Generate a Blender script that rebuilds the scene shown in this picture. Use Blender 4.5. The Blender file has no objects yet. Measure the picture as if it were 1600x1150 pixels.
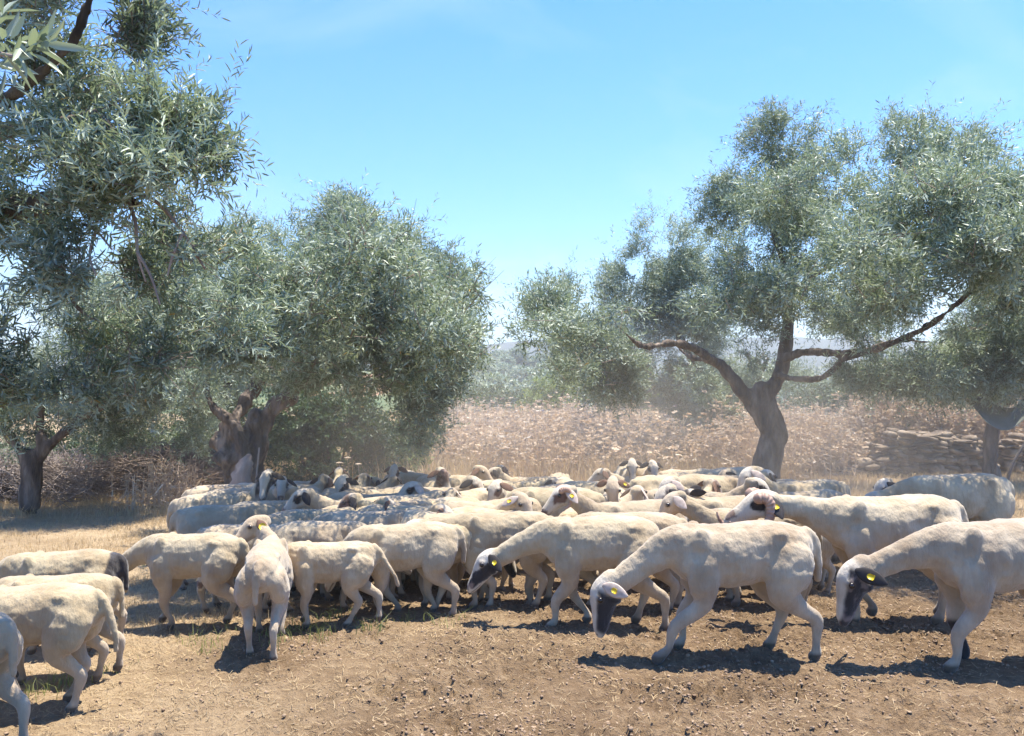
import bpy, math, random
import numpy as np
from mathutils import Vector, Matrix

random.seed(7)
RS = np.random.RandomState(11)
C = bpy.context.scene.collection
SC = bpy.context.scene

# ------------------------------------------------------------------ camera
CAMZ = 1.57
F = 1256.0            # focal length in pixels of the 1600 px wide photograph
PITCH = math.atan(15 / F)
cd = bpy.data.cameras.new('camera')
cd.sensor_width = 36.0
cd.lens = 36.0 * F / 1600.0
cd.clip_start = 0.05
cd.clip_end = 5000
cam = bpy.data.objects.new('camera', cd)
C.objects.link(cam)
cam.location = (0, 0, CAMZ)
cam.rotation_euler = (math.radians(90) - PITCH, 0, 0)
SC.camera = cam

# ------------------------------------------------------------------ sun, sky, exposure
SUN_TO = Vector((0.20, 0.17, 0.96)).normalized()      # towards the sun: high, behind the flock, slightly right
sun_el = math.asin(SUN_TO.z)
sun_az = math.atan2(SUN_TO.x, SUN_TO.y)
w = bpy.data.worlds.new("World")
SC.world = w
w.use_nodes = True
nt = w.node_tree
nt.nodes.clear()
out = nt.nodes.new('ShaderNodeOutputWorld')
bg = nt.nodes.new('ShaderNodeBackground')
sky = nt.nodes.new('ShaderNodeTexSky')
sky.sky_type = 'NISHITA'
sky.sun_disc = False
sky.sun_elevation = sun_el
sky.sun_rotation = sun_az
sky.altitude = 300
sky.air_density = 1.15
sky.dust_density = 0.3
sky.ozone_density = 3.0
bg.inputs['Strength'].default_value = 0.08
# faint cumulus low over the horizon, laid out by direction
tc = nt.nodes.new('ShaderNodeTexCoord')
mp = nt.nodes.new('ShaderNodeMapping')
mp.inputs['Scale'].default_value = (5, 5, 16)
nz = nt.nodes.new('ShaderNodeTexNoise')
nz.inputs['Scale'].default_value = 1.4
nz.inputs['Detail'].default_value = 7
nz.inputs['Roughness'].default_value = 0.62
rp = nt.nodes.new('ShaderNodeValToRGB')
rp.color_ramp.elements[0].position = 0.50
rp.color_ramp.elements[1].position = 0.72
sep = nt.nodes.new('ShaderNodeSeparateXYZ')
band = nt.nodes.new('ShaderNodeMapRange')
band.interpolation_type = 'SMOOTHSTEP'
band.inputs['From Min'].default_value = 0.17
band.inputs['From Max'].default_value = 0.05
mul = nt.nodes.new('ShaderNodeMath'); mul.operation = 'MULTIPLY'
mul2 = nt.nodes.new('ShaderNodeMath'); mul2.operation = 'MULTIPLY'; mul2.inputs[1].default_value = 0.55
mixc = nt.nodes.new('ShaderNodeMixRGB')
mixc.inputs['Color2'].default_value = (6.5, 6.8, 7.2, 1)
L = nt.links.new
L(tc.outputs['Generated'], mp.inputs['Vector']); L(mp.outputs['Vector'], nz.inputs['Vector'])
L(nz.outputs['Fac'], rp.inputs['Fac']); L(tc.outputs['Generated'], sep.inputs['Vector'])
L(sep.outputs['Z'], band.inputs['Value']); L(rp.outputs['Color'], mul.inputs[0]); L(band.outputs['Result'], mul.inputs[1])
L(mul.outputs[0], mul2.inputs[0]); L(mul2.outputs[0], mixc.inputs['Fac'])
tint = nt.nodes.new('ShaderNodeMixRGB'); tint.blend_type = 'MULTIPLY'; tint.inputs['Fac'].default_value = 1
grad = nt.nodes.new('ShaderNodeValToRGB')
grad.color_ramp.elements[0].position = 0.0; grad.color_ramp.elements[0].color = (0.46, 0.92, 1.30, 1)
grad.color_ramp.elements[1].position = 0.42; grad.color_ramp.elements[1].color = (0.13, 0.84, 1.72, 1)
mp2 = nt.nodes.new('ShaderNodeMapping'); mp2.inputs['Scale'].default_value = (1.2, 2.2, 3.0); mp2.inputs['Rotation'].default_value = (0, .5, .6)
nz2 = nt.nodes.new('ShaderNodeTexNoise'); nz2.inputs['Scale'].default_value = 2.2; nz2.inputs['Detail'].default_value = 8; nz2.inputs['Distortion'].default_value = .8
cr = nt.nodes.new('ShaderNodeMapRange'); cr.inputs['From Min'].default_value = .48; cr.inputs['From Max'].default_value = .85; cr.inputs['To Max'].default_value = .30
mx2 = nt.nodes.new('ShaderNodeMixRGB'); mx2.inputs['Color2'].default_value = (5.0, 6.0, 7.0, 1)
L(tc.outputs['Generated'], mp2.inputs['Vector']); L(mp2.outputs['Vector'], nz2.inputs['Vector']); L(nz2.outputs['Fac'], cr.inputs['Value']); L(cr.outputs['Result'], mx2.inputs['Fac'])
L(sep.outputs['Z'], grad.inputs['Fac']); L(grad.outputs['Color'], tint.inputs['Color2'])
L(sky.outputs['Color'], tint.inputs['Color1']); L(tint.outputs['Color'], mx2.inputs['Color1']); L(mx2.outputs['Color'], mixc.inputs['Color1']); L(mixc.outputs['Color'], bg.inputs['Color'])
L(bg.outputs[0], out.inputs['Surface'])

sl = bpy.data.lights.new('sun', 'SUN')
sl.energy = 5.0
sl.angle = math.radians(0.55)
sl.color = (1.0, 0.93, 0.80)
so = bpy.data.objects.new('sun', sl)
C.objects.link(so)
so.rotation_euler = SUN_TO.to_track_quat('Z', 'Y').to_euler()
so.location = (0, 0, 30)
SC.view_settings.view_transform = 'Standard'
SC.view_settings.look = 'None'
SC.view_settings.exposure = 1.2
SC.view_settings.gamma = 1
SC.cycles.max_bounces = 8
SC.cycles.transparent_max_bounces = 8
SC.cycles.volume_bounces = 1
SC.cycles.volume_step_rate = 6
SC.cycles.volume_max_steps = 64
SC.cycles.use_denoising = True

# ------------------------------------------------------------------ noise and helpers
def _h(ix, iy, iz):
    n = (ix * 374761393 + iy * 668265263 + iz * 2147483647 * 3 + 1274126177) & 0xffffffff
    n = ((n ^ (n >> 13)) * 1274126177) & 0xffffffff
    n = (n ^ (n >> 16)) & 0xffffffff
    return n / 4294967295.0

def vnoise(p):
    p = np.asarray(p, dtype=np.float64)
    i = np.floor(p).astype(np.int64)
    f = p - i
    u = f * f * (3 - 2 * f)
    r = 0
    for dx in (0, 1):
        wx = u[..., 0] if dx else 1 - u[..., 0]
        for dy in (0, 1):
            wy = u[..., 1] if dy else 1 - u[..., 1]
            for dz in (0, 1):
                wz = u[..., 2] if dz else 1 - u[..., 2]
                r = r + wx * wy * wz * _h(i[..., 0] + dx, i[..., 1] + dy, i[..., 2] + dz)
    return r

def fbm(p, oct=4):
    p = np.asarray(p, dtype=np.float64)
    a, s, r = 0.5, 1.0, 0
    for k in range(oct):
        r = r + a * (vnoise(p * s + 17.3 * k) - 0.5)
        a *= 0.5; s *= 2.03
    return r

def P3(x, y, z=0.0):
    x, y, z = np.broadcast_arrays(np.asarray(x, float), np.asarray(y, float), np.asarray(z, float))
    return np.stack([x, y, z], -1)

def smooth(a, b, x):
    t = np.clip((x - a) / (b - a), 0, 1)
    return t * t * (3 - 2 * t)

PY = np.array([-60, 0, 4.5, 8.5, 35, 70, 110, 180, 240, 400, 700, 1500])
PZ = np.array([0.3, 0, 0, -0.28, -1.1, -7.0, -8.0, -2.4, -7.0, -40, -50, -60.0])
def dirt_mask(x, y):                       # 1 = trampled bare soil, 0 = dry grass
    n = fbm(P3(x * 0.9, y * 0.9, 3.1), 4) * 1.6
    m = smooth(-2.6, 0.5, x + n * 2.6 + (4.6 - y) * 0.25)
    m = m * smooth(10.2, 9.0, y + n * 1.6)
    return m

def H(x, y):
    x = np.asarray(x, float); y = np.asarray(y, float)
    z = np.interp(y, PY, PZ)
    z = z + 0.05 * fbm(P3(x * 0.5, y * 0.5), 3) * 1.5
    far = smooth(25, 60, y)
    z = z + far * 9 * fbm(P3(x * 0.012, y * 0.012, 5), 4)
    z = z - smooth(110, 230, y) * smooth(-15, 60, x) * 5.0
    d = dirt_mask(x, y)
    near = smooth(14, 9, y)
    z = z + near * (0.035 * fbm(P3(x * 5, y * 5, 1), 3) + d * 0.045 * fbm(P3(x * 13, y * 13, 2), 2) + (.25 + .75 * d) * 0.045 * (0.5 - np.abs(vnoise(P3(x * 30, y * 30, 2)) - .5) * 2) * vnoise(P3(x * 4, y * 4, 9)) * 1.6)
    return z

def Hs(x, y): return float(H(np.array([x]), np.array([y]))[0])

cp, sp = math.cos(PITCH), math.sin(PITCH)
def at(px, py, D):
    u = (px - 800) / F; v = -(py - 575) / F
    y = cp + v * sp; z = v * cp - sp
    k = D / y
    return Vector((u * k, D, CAMZ + z * k))

def G(px, py):                              # where the ray through a pixel meets the ground
    lo, hi = 1.0, 60.0
    D = 1.0
    while D < hi:
        p = at(px, py, D)
        if p.z < Hs(p.x, D): break
        D += 0.05
    p.z = Hs(p.x, p.y)
    return p

def tag(o, label=None, cat=None, group=None, kind=None):
    if label: o['label'] = label
    if cat: o['category'] = cat
    if group: o['group'] = group
    if kind: o['kind'] = kind
    return o

def mesh_np(name, V, faces=None, quads=None, tris=None, smooth_=False):
    me = bpy.data.meshes.new(name)
    V = np.asarray(V, dtype=np.float32)
    me.vertices.add(len(V)); me.vertices.foreach_set('co', V.ravel())
    loops, starts, n = [], [], 0
    if quads is not None and len(quads):
        q = np.asarray(quads, dtype=np.int32); loops.append(q.ravel()); starts.append(np.arange(len(q)) * 4); n = q.size
    if tris is not None and len(tris):
        t = np.asarray(tris, dtype=np.int32); loops.append(t.ravel()); starts.append(n + np.arange(len(t)) * 3)
    lp = np.concatenate(loops).astype(np.int32); st = np.concatenate(starts).astype(np.int32)
    me.loops.add(len(lp)); me.loops.foreach_set('vertex_index', lp)
    me.polygons.add(len(st)); me.polygons.foreach_set('loop_start', st)
    if smooth_: me.polygons.foreach_set('use_smooth', np.ones(len(st), dtype=bool))
    me.update(calc_edges=True)
    me.validate()
    return me

def link(name, me, m=None, parent=None):
    if m is not None and len(me.materials) == 0: me.materials.append(m)
    o = bpy.data.objects.new(name, me)
    C.objects.link(o)
    if parent: o.parent = parent
    return o

class MB:
    """collects closed shapes into one mesh"""
    def __init__(s): s.V = []; s.Q = []; s.T = []; s.n = 0
    def add(s, V, Q=(), T=()):
        V = np.asarray(V, float).reshape(-1, 3)
        s.V.append(V)
        if len(Q): s.Q.append(np.asarray(Q) + s.n)
        if len(T): s.T.append(np.asarray(T) + s.n)
        s.n += len(V)
    def mesh(s, name, sm=True):
        return mesh_np(name, np.concatenate(s.V), quads=np.concatenate(s.Q) if s.Q else None,
                       tris=np.concatenate(s.T) if s.T else None, smooth_=sm)
    def build(s, name, m, parent=None, sm=True): return link(name, s.mesh(name, sm), m, parent)

def catmull(A, sub):
    A = np.asarray(A, float)
    if sub <= 1 or len(A) < 3:
        return A
    B = np.vstack([2 * A[0] - A[1], A, 2 * A[-1] - A[-2]])
    o = []
    for i in range(1, len(B) - 2):
        p0, p1, p2, p3 = B[i - 1], B[i], B[i + 1], B[i + 2]
        for k in range(sub):
            t = k / sub
            o.append(0.5 * ((2 * p1) + (-p0 + p2) * t + (2 * p0 - 5 * p1 + 4 * p2 - p3) * t * t + (-p0 + 3 * p1 - 3 * p2 + p3) * t ** 3))
    o.append(A[-1])
    return np.array(o)

def loft(mb, pts, rad, up=(0, 0, 1), n=14, sub=4, power=2.0, cap=True, wob=0.0):
    """tube through pts; rad rows are (side, up) radii; rounded ends"""
    pts = np.asarray(pts, float); rad = np.asarray(rad, float)
    if rad.ndim == 1: rad = np.stack([rad, rad], 1)
    A = catmull(np.hstack([pts, rad]), sub)
    p, r = A[:, :3], np.maximum(A[:, 3:], 1e-4)
    if cap:
        t0 = p[0] - p[1]; t0 /= np.linalg.norm(t0) + 1e-9
        t1 = p[-1] - p[-2]; t1 /= np.linalg.norm(t1) + 1e-9
        r0, r1 = r[0].min(), r[-1].min()
        c = [(0.55, 0.82), (0.9, 0.42)]
        p = np.vstack([[p[0] + t0 * r0 * a for a, b in c[::-1]], p, [p[-1] + t1 * r1 * a for a, b in c]])
        r = np.vstack([[r[0] * b for a, b in c[::-1]], r, [r[-1] * b for a, b in c]])
    T = np.gradient(p, axis=0); T /= np.linalg.norm(T, axis=1, keepdims=True) + 1e-9
    U = np.asarray(up, float)
    V = []
    ang = np.linspace(0, 2 * math.pi, n, endpoint=False)
    ca, sa = np.cos(ang), np.sin(ang)
    ca = np.sign(ca) * np.abs(ca) ** (2 / power); sa = np.sign(sa) * np.abs(sa) ** (2 / power)
    for i in range(len(p)):
        s = np.cross(T[i], U)
        if np.linalg.norm(s) < 1e-3: s = np.cross(T[i], np.array([0.3, 1, 0.2]))
        s /= np.linalg.norm(s); u = np.cross(s, T[i])
        k = 1.0
        if wob: k = 1 + wob * (RS.rand(n) - 0.5)
        V.append(p[i] + (np.outer(ca * r[i, 0] * k, s) + np.outer(sa * r[i, 1] * k, u)))
    V = np.concatenate(V); m = len(p)
    Q = []
    for i in range(m - 1):
        for j in range(n):
            a = i * n + j; b = i * n + (j + 1) % n
            Q.append((a, a + n, b + n, b))
    e = len(V)
    V = np.vstack([V, p[0], p[-1]])
    T_ = [(e, (j), (j + 1) % n) for j in range(n)] + [(e + 1, (m - 1) * n + (j + 1) % n, (m - 1) * n + j) for j in range(n)]
    mb.add(V, Q, T_)

def sphere(mb, c, r, n=10):
    c = np.asarray(c, float); r = np.broadcast_to(np.asarray(r, float), (3,))
    V = []; Q = []; T = []
    for i in range(1, n):
        th = math.pi * i / n
        for j in range(n):
            ph = 2 * math.pi * j / n
            V.append(c + r * np.array([math.sin(th) * math.cos(ph), math.sin(th) * math.sin(ph), math.cos(th)]))
    a = len(V); V += [c + r * np.array([0, 0, 1]), c - r * np.array([0, 0, 1])]
    for i in range(n - 2):
        for j in range(n):
            Q.append((i * n + j, (i + 1) * n + j, (i + 1) * n + (j + 1) % n, i * n + (j + 1) % n))
    for j in range(n):
        T.append((a, j, (j + 1) % n)); T.append((a + 1, (n - 2) * n + (j + 1) % n, (n - 2) * n + j))
    mb.add(V, Q, T)

# ------------------------------------------------------------------ materials
def new_mat(name):
    m = bpy.data.materials.new(name); m.use_nodes = True
    n = m.node_tree.nodes; n.clear()
    o = n.new('ShaderNodeOutputMaterial'); b = n.new('ShaderNodeBsdfPrincipled')
    m.node_tree.links.new(b.outputs[0], o.inputs['Surface'])
    return m, n, m.node_tree.links.new, b, o

def ramp(n, stops):
    r = n.new('ShaderNodeValToRGB')
    e = r.color_ramp.elements
    e[0].position, e[0].color = stops[0][0], (*stops[0][1], 1)
    e[1].position, e[1].color = stops[-1][0], (*stops[-1][1], 1)
    for p, c in stops[1:-1]:
        k = e.new(p); k.color = (*c, 1)
    return r

def mat_noise(name, stops, scale=5.0, detail=6, rough=0.9, bump=0.3, bscale=30.0, stretch=(1, 1, 1), bdist=0.01, spec=0.3):
    m, n, l, b, o = new_mat(name)
    t = n.new('ShaderNodeTexCoord'); mp = n.new('ShaderNodeMapping'); mp.inputs['Scale'].default_value = stretch
    nz = n.new('ShaderNodeTexNoise'); nz.inputs['Scale'].default_value = scale; nz.inputs['Detail'].default_value = detail
    r = ramp(n, stops)
    l(t.outputs['Object'], mp.inputs['Vector']); l(mp.outputs['Vector'], nz.inputs['Vector']); l(nz.outputs['Fac'], r.inputs['Fac'])
    l(r.outputs['Color'], b.inputs['Base Color'])
    nb = n.new('ShaderNodeTexNoise'); nb.inputs['Scale'].default_value = bscale; nb.inputs['Detail'].default_value = 5
    l(mp.outputs['Vector'], nb.inputs['Vector'])
    bp = n.new('ShaderNodeBump'); bp.inputs['Strength'].default_value = bump; bp.inputs['Distance'].default_value = bdist
    l(nb.outputs['Fac'], bp.inputs['Height']); l(bp.outputs['Normal'], b.inputs['Normal'])
    b.inputs['Roughness'].default_value = rough
    b.inputs['Specular IOR Level'].default_value = spec
    return m

def mat_leaf(name, tops, under, rough=0.42, trans=0.25, tcol=(0.16, 0.22, 0.05), odd=None):
    m, n, l, b, o = new_mat(name)
    g = n.new('ShaderNodeNewGeometry')
    r = ramp(n, tops)
    l(g.outputs['Random Per Island'], r.inputs['Fac'])
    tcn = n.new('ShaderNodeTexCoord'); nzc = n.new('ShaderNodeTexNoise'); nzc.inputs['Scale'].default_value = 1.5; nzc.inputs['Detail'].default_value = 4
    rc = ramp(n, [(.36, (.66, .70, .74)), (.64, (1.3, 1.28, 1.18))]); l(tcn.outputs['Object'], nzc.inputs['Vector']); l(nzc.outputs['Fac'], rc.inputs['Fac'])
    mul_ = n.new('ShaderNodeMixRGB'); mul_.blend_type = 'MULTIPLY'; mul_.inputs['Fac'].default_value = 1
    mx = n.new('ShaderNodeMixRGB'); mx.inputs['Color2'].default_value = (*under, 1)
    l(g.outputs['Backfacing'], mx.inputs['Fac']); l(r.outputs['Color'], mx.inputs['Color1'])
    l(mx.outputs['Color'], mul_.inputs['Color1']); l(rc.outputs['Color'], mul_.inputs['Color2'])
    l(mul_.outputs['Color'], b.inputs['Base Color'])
    b.inputs['Roughness'].default_value = rough
    b.inputs['Specular IOR Level'].default_value = 0.35
    tr = n.new('ShaderNodeBsdfTranslucent'); tr.inputs['Color'].default_value = (*tcol, 1)
    ms = n.new('ShaderNodeMixShader'); ms.inputs['Fac'].default_value = trans
    l(b.outputs[0], ms.inputs[1]); l(tr.outputs[0], ms.inputs[2]); l(ms.outputs[0], o.inputs['Surface'])
    return m

M = {}
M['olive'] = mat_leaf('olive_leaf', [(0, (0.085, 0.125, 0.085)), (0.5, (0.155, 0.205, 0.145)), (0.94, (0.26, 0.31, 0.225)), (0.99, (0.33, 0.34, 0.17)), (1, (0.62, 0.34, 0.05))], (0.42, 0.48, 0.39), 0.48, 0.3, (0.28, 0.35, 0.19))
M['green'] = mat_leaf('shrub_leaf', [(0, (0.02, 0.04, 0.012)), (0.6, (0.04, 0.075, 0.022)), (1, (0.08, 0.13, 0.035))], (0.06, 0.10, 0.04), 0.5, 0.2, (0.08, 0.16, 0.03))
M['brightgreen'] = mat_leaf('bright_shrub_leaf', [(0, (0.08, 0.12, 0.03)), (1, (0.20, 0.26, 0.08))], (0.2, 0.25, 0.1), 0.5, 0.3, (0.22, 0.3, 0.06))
M['drygrass'] = mat_leaf('dry_grass', [(0, (0.36, 0.25, 0.14)), (0.5, (0.54, 0.41, 0.25)), (0.9, (0.66, 0.54, 0.36)), (1, (0.36, 0.36, 0.17))], (0.52, 0.40, 0.25), 0.6, 0.35, (0.56, 0.41, 0.22))
M['weed'] = mat_leaf('pale_dry_weed', [(0, (0.30, 0.22, 0.165)), (0.4, (0.52, 0.415, 0.31)), (0.8, (0.66, 0.55, 0.42)), (1, (0.80, 0.73, 0.62))], (0.54, 0.43, 0.33), 0.8, 0.35, (0.62, 0.46, 0.32))
M['greengrass'] = mat_leaf('green_grass', [(0, (0.14, 0.18, 0.05)), (1, (0.34, 0.34, 0.14))], (0.25, 0.27, 0.1), 0.5, 0.3, (0.3, 0.35, 0.1))
M['bark'] = mat_noise('olive_bark', [(0.32, (0.045, 0.034, 0.028)), (0.5, (0.13, 0.10, 0.078)), (0.7, (0.30, 0.24, 0.19))], 9, 9, 0.95, 1.0, 22, (1, 1, 0.3), 0.045)
M['deadwood'] = mat_noise('weathered_wood', [(0.3, (0.20, 0.14, 0.11)), (0.7, (0.46, 0.36, 0.29))], 9, 8, 0.9, 0.7, 30, (1, 1, 0.15), 0.01)
M['twig'] = mat_noise('twig', [(0.3, (0.16, 0.12, 0.10)), (0.7, (0.34, 0.27, 0.22))], 9, 4, 0.9, 0.3, 40)
M['brush'] = mat_noise('brush_twigs', [(0.3, (0.20, 0.16, 0.14)), (0.7, (0.46, 0.39, 0.35))], 3, 4, 0.9, 0.3, 40)
M['stone'] = mat_noise('field_stone', [(0.3, (0.07, 0.05, 0.035)), (0.5, (0.20, 0.15, 0.105)), (0.75, (0.42, 0.34, 0.25))], 4.5, 8, 0.95, 0.8, 18, (1, 1, 1), 0.03)
M['tarp'] = mat_noise('tarp_cloth', [(0.3, (0.10, 0.11, 0.09)), (0.7, (0.18, 0.19, 0.155))], 4, 5, 0.9, 0.3, 90, (1, 1, 1), 0.01, 0.1)
M['metal'] = mat_noise('dark_iron', [(0.3, (0.05, 0.045, 0.045)), (0.7, (0.11, 0.09, 0.08))], 9, 5, 0.6, 0.3, 90)
M['clod'] = mat_noise('soil_clod', [(0.3, (0.17, 0.115, 0.075)), (0.5, (0.28, 0.195, 0.13)), (0.7, (0.42, 0.31, 0.205))], 6, 5, 1.0, 0.6, 60)
M['weed_solid'] = mat_noise('dry_stem', [(0.3, (0.38, 0.29, 0.21)), (0.7, (0.62, 0.52, 0.41))], 9, 4, 0.9, 0.3, 60)

# ground: trampled soil, dry grass, red and olive hillsides, mixed by a mask stored on the sheet
def mat_ground():
    m, n, l, b, o = new_mat('ground_soil_and_grass')
    t = n.new('ShaderNodeTexCoord')
    def noise(s, d=6, r=0.6):
        k = n.new('ShaderNodeTexNoise'); k.inputs['Scale'].default_value = s; k.inputs['Detail'].default_value = d
        k.inputs['Roughness'].default_value = r; l(t.outputs['Object'], k.inputs['Vector']); return k
    n1, n2, n3, n4 = noise(1.3, 8), noise(14, 6, 0.7), noise(55, 4, 0.7), noise(0.06, 6)
    soil = ramp(n, [(0.30, (0.105, 0.067, 0.039)), (0.50, (0.22, 0.149, 0.088)), (0.68, (0.37, 0.265, 0.163))])
    mixf = n.new('ShaderNodeMath'); mixf.operation = 'MULTIPLY_ADD'; mixf.inputs[1].default_value = 0.55
    a2 = n.new('ShaderNodeMath'); a2.operation = 'MULTIPLY'; a2.inputs[1].default_value = 0.45
    l(n1.outputs['Fac'], a2.inputs[0]); l(n2.outputs['Fac'], mixf.inputs[0]); l(a2.outputs[0], mixf.inputs[2]); l(mixf.outputs[0], soil.inputs['Fac'])
    grass = ramp(n, [(0.3, (0.26, 0.18, 0.105)), (0.5, (0.42, 0.31, 0.19)), (0.7, (0.55, 0.43, 0.28))])
    l(mixf.outputs[0], grass.inputs['Fac'])
    hill = ramp(n, [(0.40, (0.09, 0.13, 0.05)), (0.52, (0.17, 0.18, 0.08)), (0.6, (0.42, 0.23, 0.13)), (0.68, (0.12, 0.15, 0.06))])
    l(n4.outputs['Fac'], hill.inputs['Fac'])
    at_ = n.new('ShaderNodeAttribute'); at_.attribute_name = 'zone'
    sp_ = n.new('ShaderNodeSeparateColor'); l(at_.outputs['Color'], sp_.inputs['Color'])
    m1 = n.new('ShaderNodeMixRGB'); m2 = n.new('ShaderNodeMixRGB')
    l(sp_.outputs['Red'], m1.inputs['Fac']); l(grass.outputs['Color'], m1.inputs['Color1']); l(soil.outputs['Color'], m1.inputs['Color2'])
    l(sp_.outputs['Green'], m2.inputs['Fac']); l(m1.outputs['Color'], m2.inputs['Color1']); l(hill.outputs['Color'], m2.inputs['Color2'])
    l(m2.outputs['Color'], b.inputs['Base Color'])
    add = n.new('ShaderNodeMath'); add.operation = 'ADD'; l(n2.outputs['Fac'], add.inputs[0]); l(n3.outputs['Fac'], add.inputs[1])
    bp = n.new('ShaderNodeBump'); bp.inputs['Strength'].default_value = 1.0; bp.inputs['Distance'].default_value = 0.03
    l(add.outputs[0], bp.inputs['Height']); l(bp.outputs['Normal'], b.inputs['Normal'])
    b.inputs['Roughness'].default_value = 1.0; b.inputs['Specular IOR Level'].default_value = 0.1
    return m

def axis(a0, a1, step, far0, far1, g=1.16):
    c = list(np.arange(a0, a1 + 1e-6, step))
    s = step; x = c[-1]
    while x < far1: s *= g; x += s; c.append(x)
    s = step; x = c[0]; pre = []
    while x > far0: s *= g; x -= s; pre.append(x)
    return np.array(pre[::-1] + c)

gx = axis(-3.4, 4.0, 0.016, -900, 900, 1.2); gy = axis(2.6, 5.9, 0.016, -40, 1300, 1.06)
X, Y = np.meshgrid(gx, gy)
Z = H(X.ravel(), Y.ravel())
V = np.stack([X.ravel(), Y.ravel(), Z], 1)
nx, ny = len(gx), len(gy)
ii = (np.arange(ny - 1)[:, None] * nx + np.arange(nx - 1)[None, :]).ravel()
Q = np.stack([ii, ii + 1, ii + nx + 1, ii + nx], 1)
gm = mesh_np('ground', V, quads=Q, smooth_=True)
ca = gm.color_attributes.new('zone', 'FLOAT_COLOR', 'POINT')
zone = np.zeros((len(V), 4), np.float32); zone[:, 0] = dirt_mask(V[:, 0], V[:, 1]); zone[:, 1] = smooth(33, 55, V[:, 1]); zone[:, 3] = 1
ca.data.foreach_set('color', zone.ravel())
ground = link('ground', gm, mat_ground()); tag(ground, 'trampled brown soil running into dry yellow grass and a far slope', 'ground', kind='structure')

# far blue ridges
def ridge(name, y0, base, amp, seed, col, lab):
    xs = np.linspace(-1100, 1100, 260); ys = np.linspace(0, 1, 24)
    V = []
    for t in ys:
        prof = math.sin(t * math.pi) ** 0.8
        z = base + prof * (amp * (0.85 + 0.5 * fbm(P3(xs * 0.0045, seed), 5)))
        z = z + prof * 8 * fbm(P3(xs * 0.02, t * 7, seed), 4)
        V.append(np.stack([xs, np.full_like(xs, y0 + t * 240 - 120), z], 1))
    V = np.concatenate(V); n_ = len(xs)
    ii = (np.arange(len(ys) - 1)[:, None] * n_ + np.arange(n_ - 1)[None, :]).ravel()
    me = mesh_np(name, V, quads=np.stack([ii, ii + 1, ii + n_ + 1, ii + n_], 1), smooth_=True)
    o = link(name, me, mat_noise(name + '_slope', col, 0.02, 8, 1, 0.2, 0.2))
    tag(o, lab, 'mountains', kind='structure')
ridge('mountains', 560, -62, 89, 3.3, [(0.35, (0.03, 0.05, 0.05)), (0.65, (0.09, 0.10, 0.085))], 'hazy blue mountain ridge along the horizon')

# ------------------------------------------------------------------ foliage
def rand_dir(n):
    v = RS.normal(size=(n, 3)); return v / np.linalg.norm(v, axis=1, keepdims=True)

def sprays(centers, axes, nleaf=12, slen=0.2, leaf=0.06, wid=0.2, jit=0.35, spread=0.85, fine=False):
    """leaf-sized faces in opposite pairs along little twigs; returns V,Q"""
    n = len(centers)
    t = np.linspace(0.12, 1, nleaf)
    ax = axes / np.linalg.norm(axes, axis=1, keepdims=True)
    ref = rand_dir(n)
    s = np.cross(ax, ref); s /= np.linalg.norm(s, axis=1, keepdims=True) + 1e-9
    u = np.cross(s, ax)
    L_ = slen * (0.7 + 0.6 * RS.rand(n))
    bend = rand_dir(n) * 0.25 + np.array([0, 0, -0.12])
    base = centers[:, None, :] + ax[:, None, :] * (t[None, :, None] - 0.4) * L_[:, None, None] + bend[:, None, :] * (t[None, :, None] ** 2) * L_[:, None, None]
    k = np.arange(nleaf)
    phi = (k % 2) * math.pi + (k // 2) * 1.7
    phi = phi[None, :] + RS.normal(size=(n, nleaf)) * 0.4
    rad = s[:, None, :] * np.cos(phi)[..., None] + u[:, None, :] * np.sin(phi)[..., None]
    d = ax[:, None, :] * (1.0 - 0.5 * spread + 0.3 * t[None, :, None]) + rad * spread + RS.normal(size=(n, nleaf, 3)) * jit * 0.5
    d /= np.linalg.norm(d, axis=2, keepdims=True)
    nrm = np.cross(d, np.cross(d, ax[:, None, :] + 0.6 * RS.normal(size=(n, nleaf, 3)) + np.array([0, 0, 0.5])))
    nrm *= -1
    nrm /= np.linalg.norm(nrm, axis=2, keepdims=True) + 1e-9
    side = np.cross(nrm, d)
    ll = leaf * (0.65 + 0.6 * RS.rand(n, nleaf, 1))
    ww = ll * wid * 0.5
    p0 = base
    p2 = base + d * ll - nrm * ll * 0.08
    if fine:
        ww = ll * wid * 0.42
        a1 = base + d * ll * 0.28 + side * ww + nrm * ll * .05; b1 = base + d * ll * 0.68 + side * ww * .85 + nrm * ll * .02
        a2 = base + d * ll * 0.28 - side * ww + nrm * ll * .05; b2_ = base + d * ll * 0.68 - side * ww * .85 + nrm * ll * .02
        V = np.stack([p0, a1, b1, p2, b2_, a2], 2).reshape(-1, 3)
        i = np.arange(len(V) // 6) * 6
        return V, np.concatenate([np.stack([i, i + 1, i + 2, i + 3], 1), np.stack([i, i + 3, i + 4, i + 5], 1)])
    p1 = base + d * ll * 0.5 + side * ww + nrm * ll * 0.03
    p3 = base + d * ll * 0.5 - side * ww + nrm * ll * 0.03
    V = np.stack([p0, p1, p2, p3], 2).reshape(-1, 3)
    Q = np.arange(len(V)).reshape(-1, 4)
    return V, Q

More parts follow.
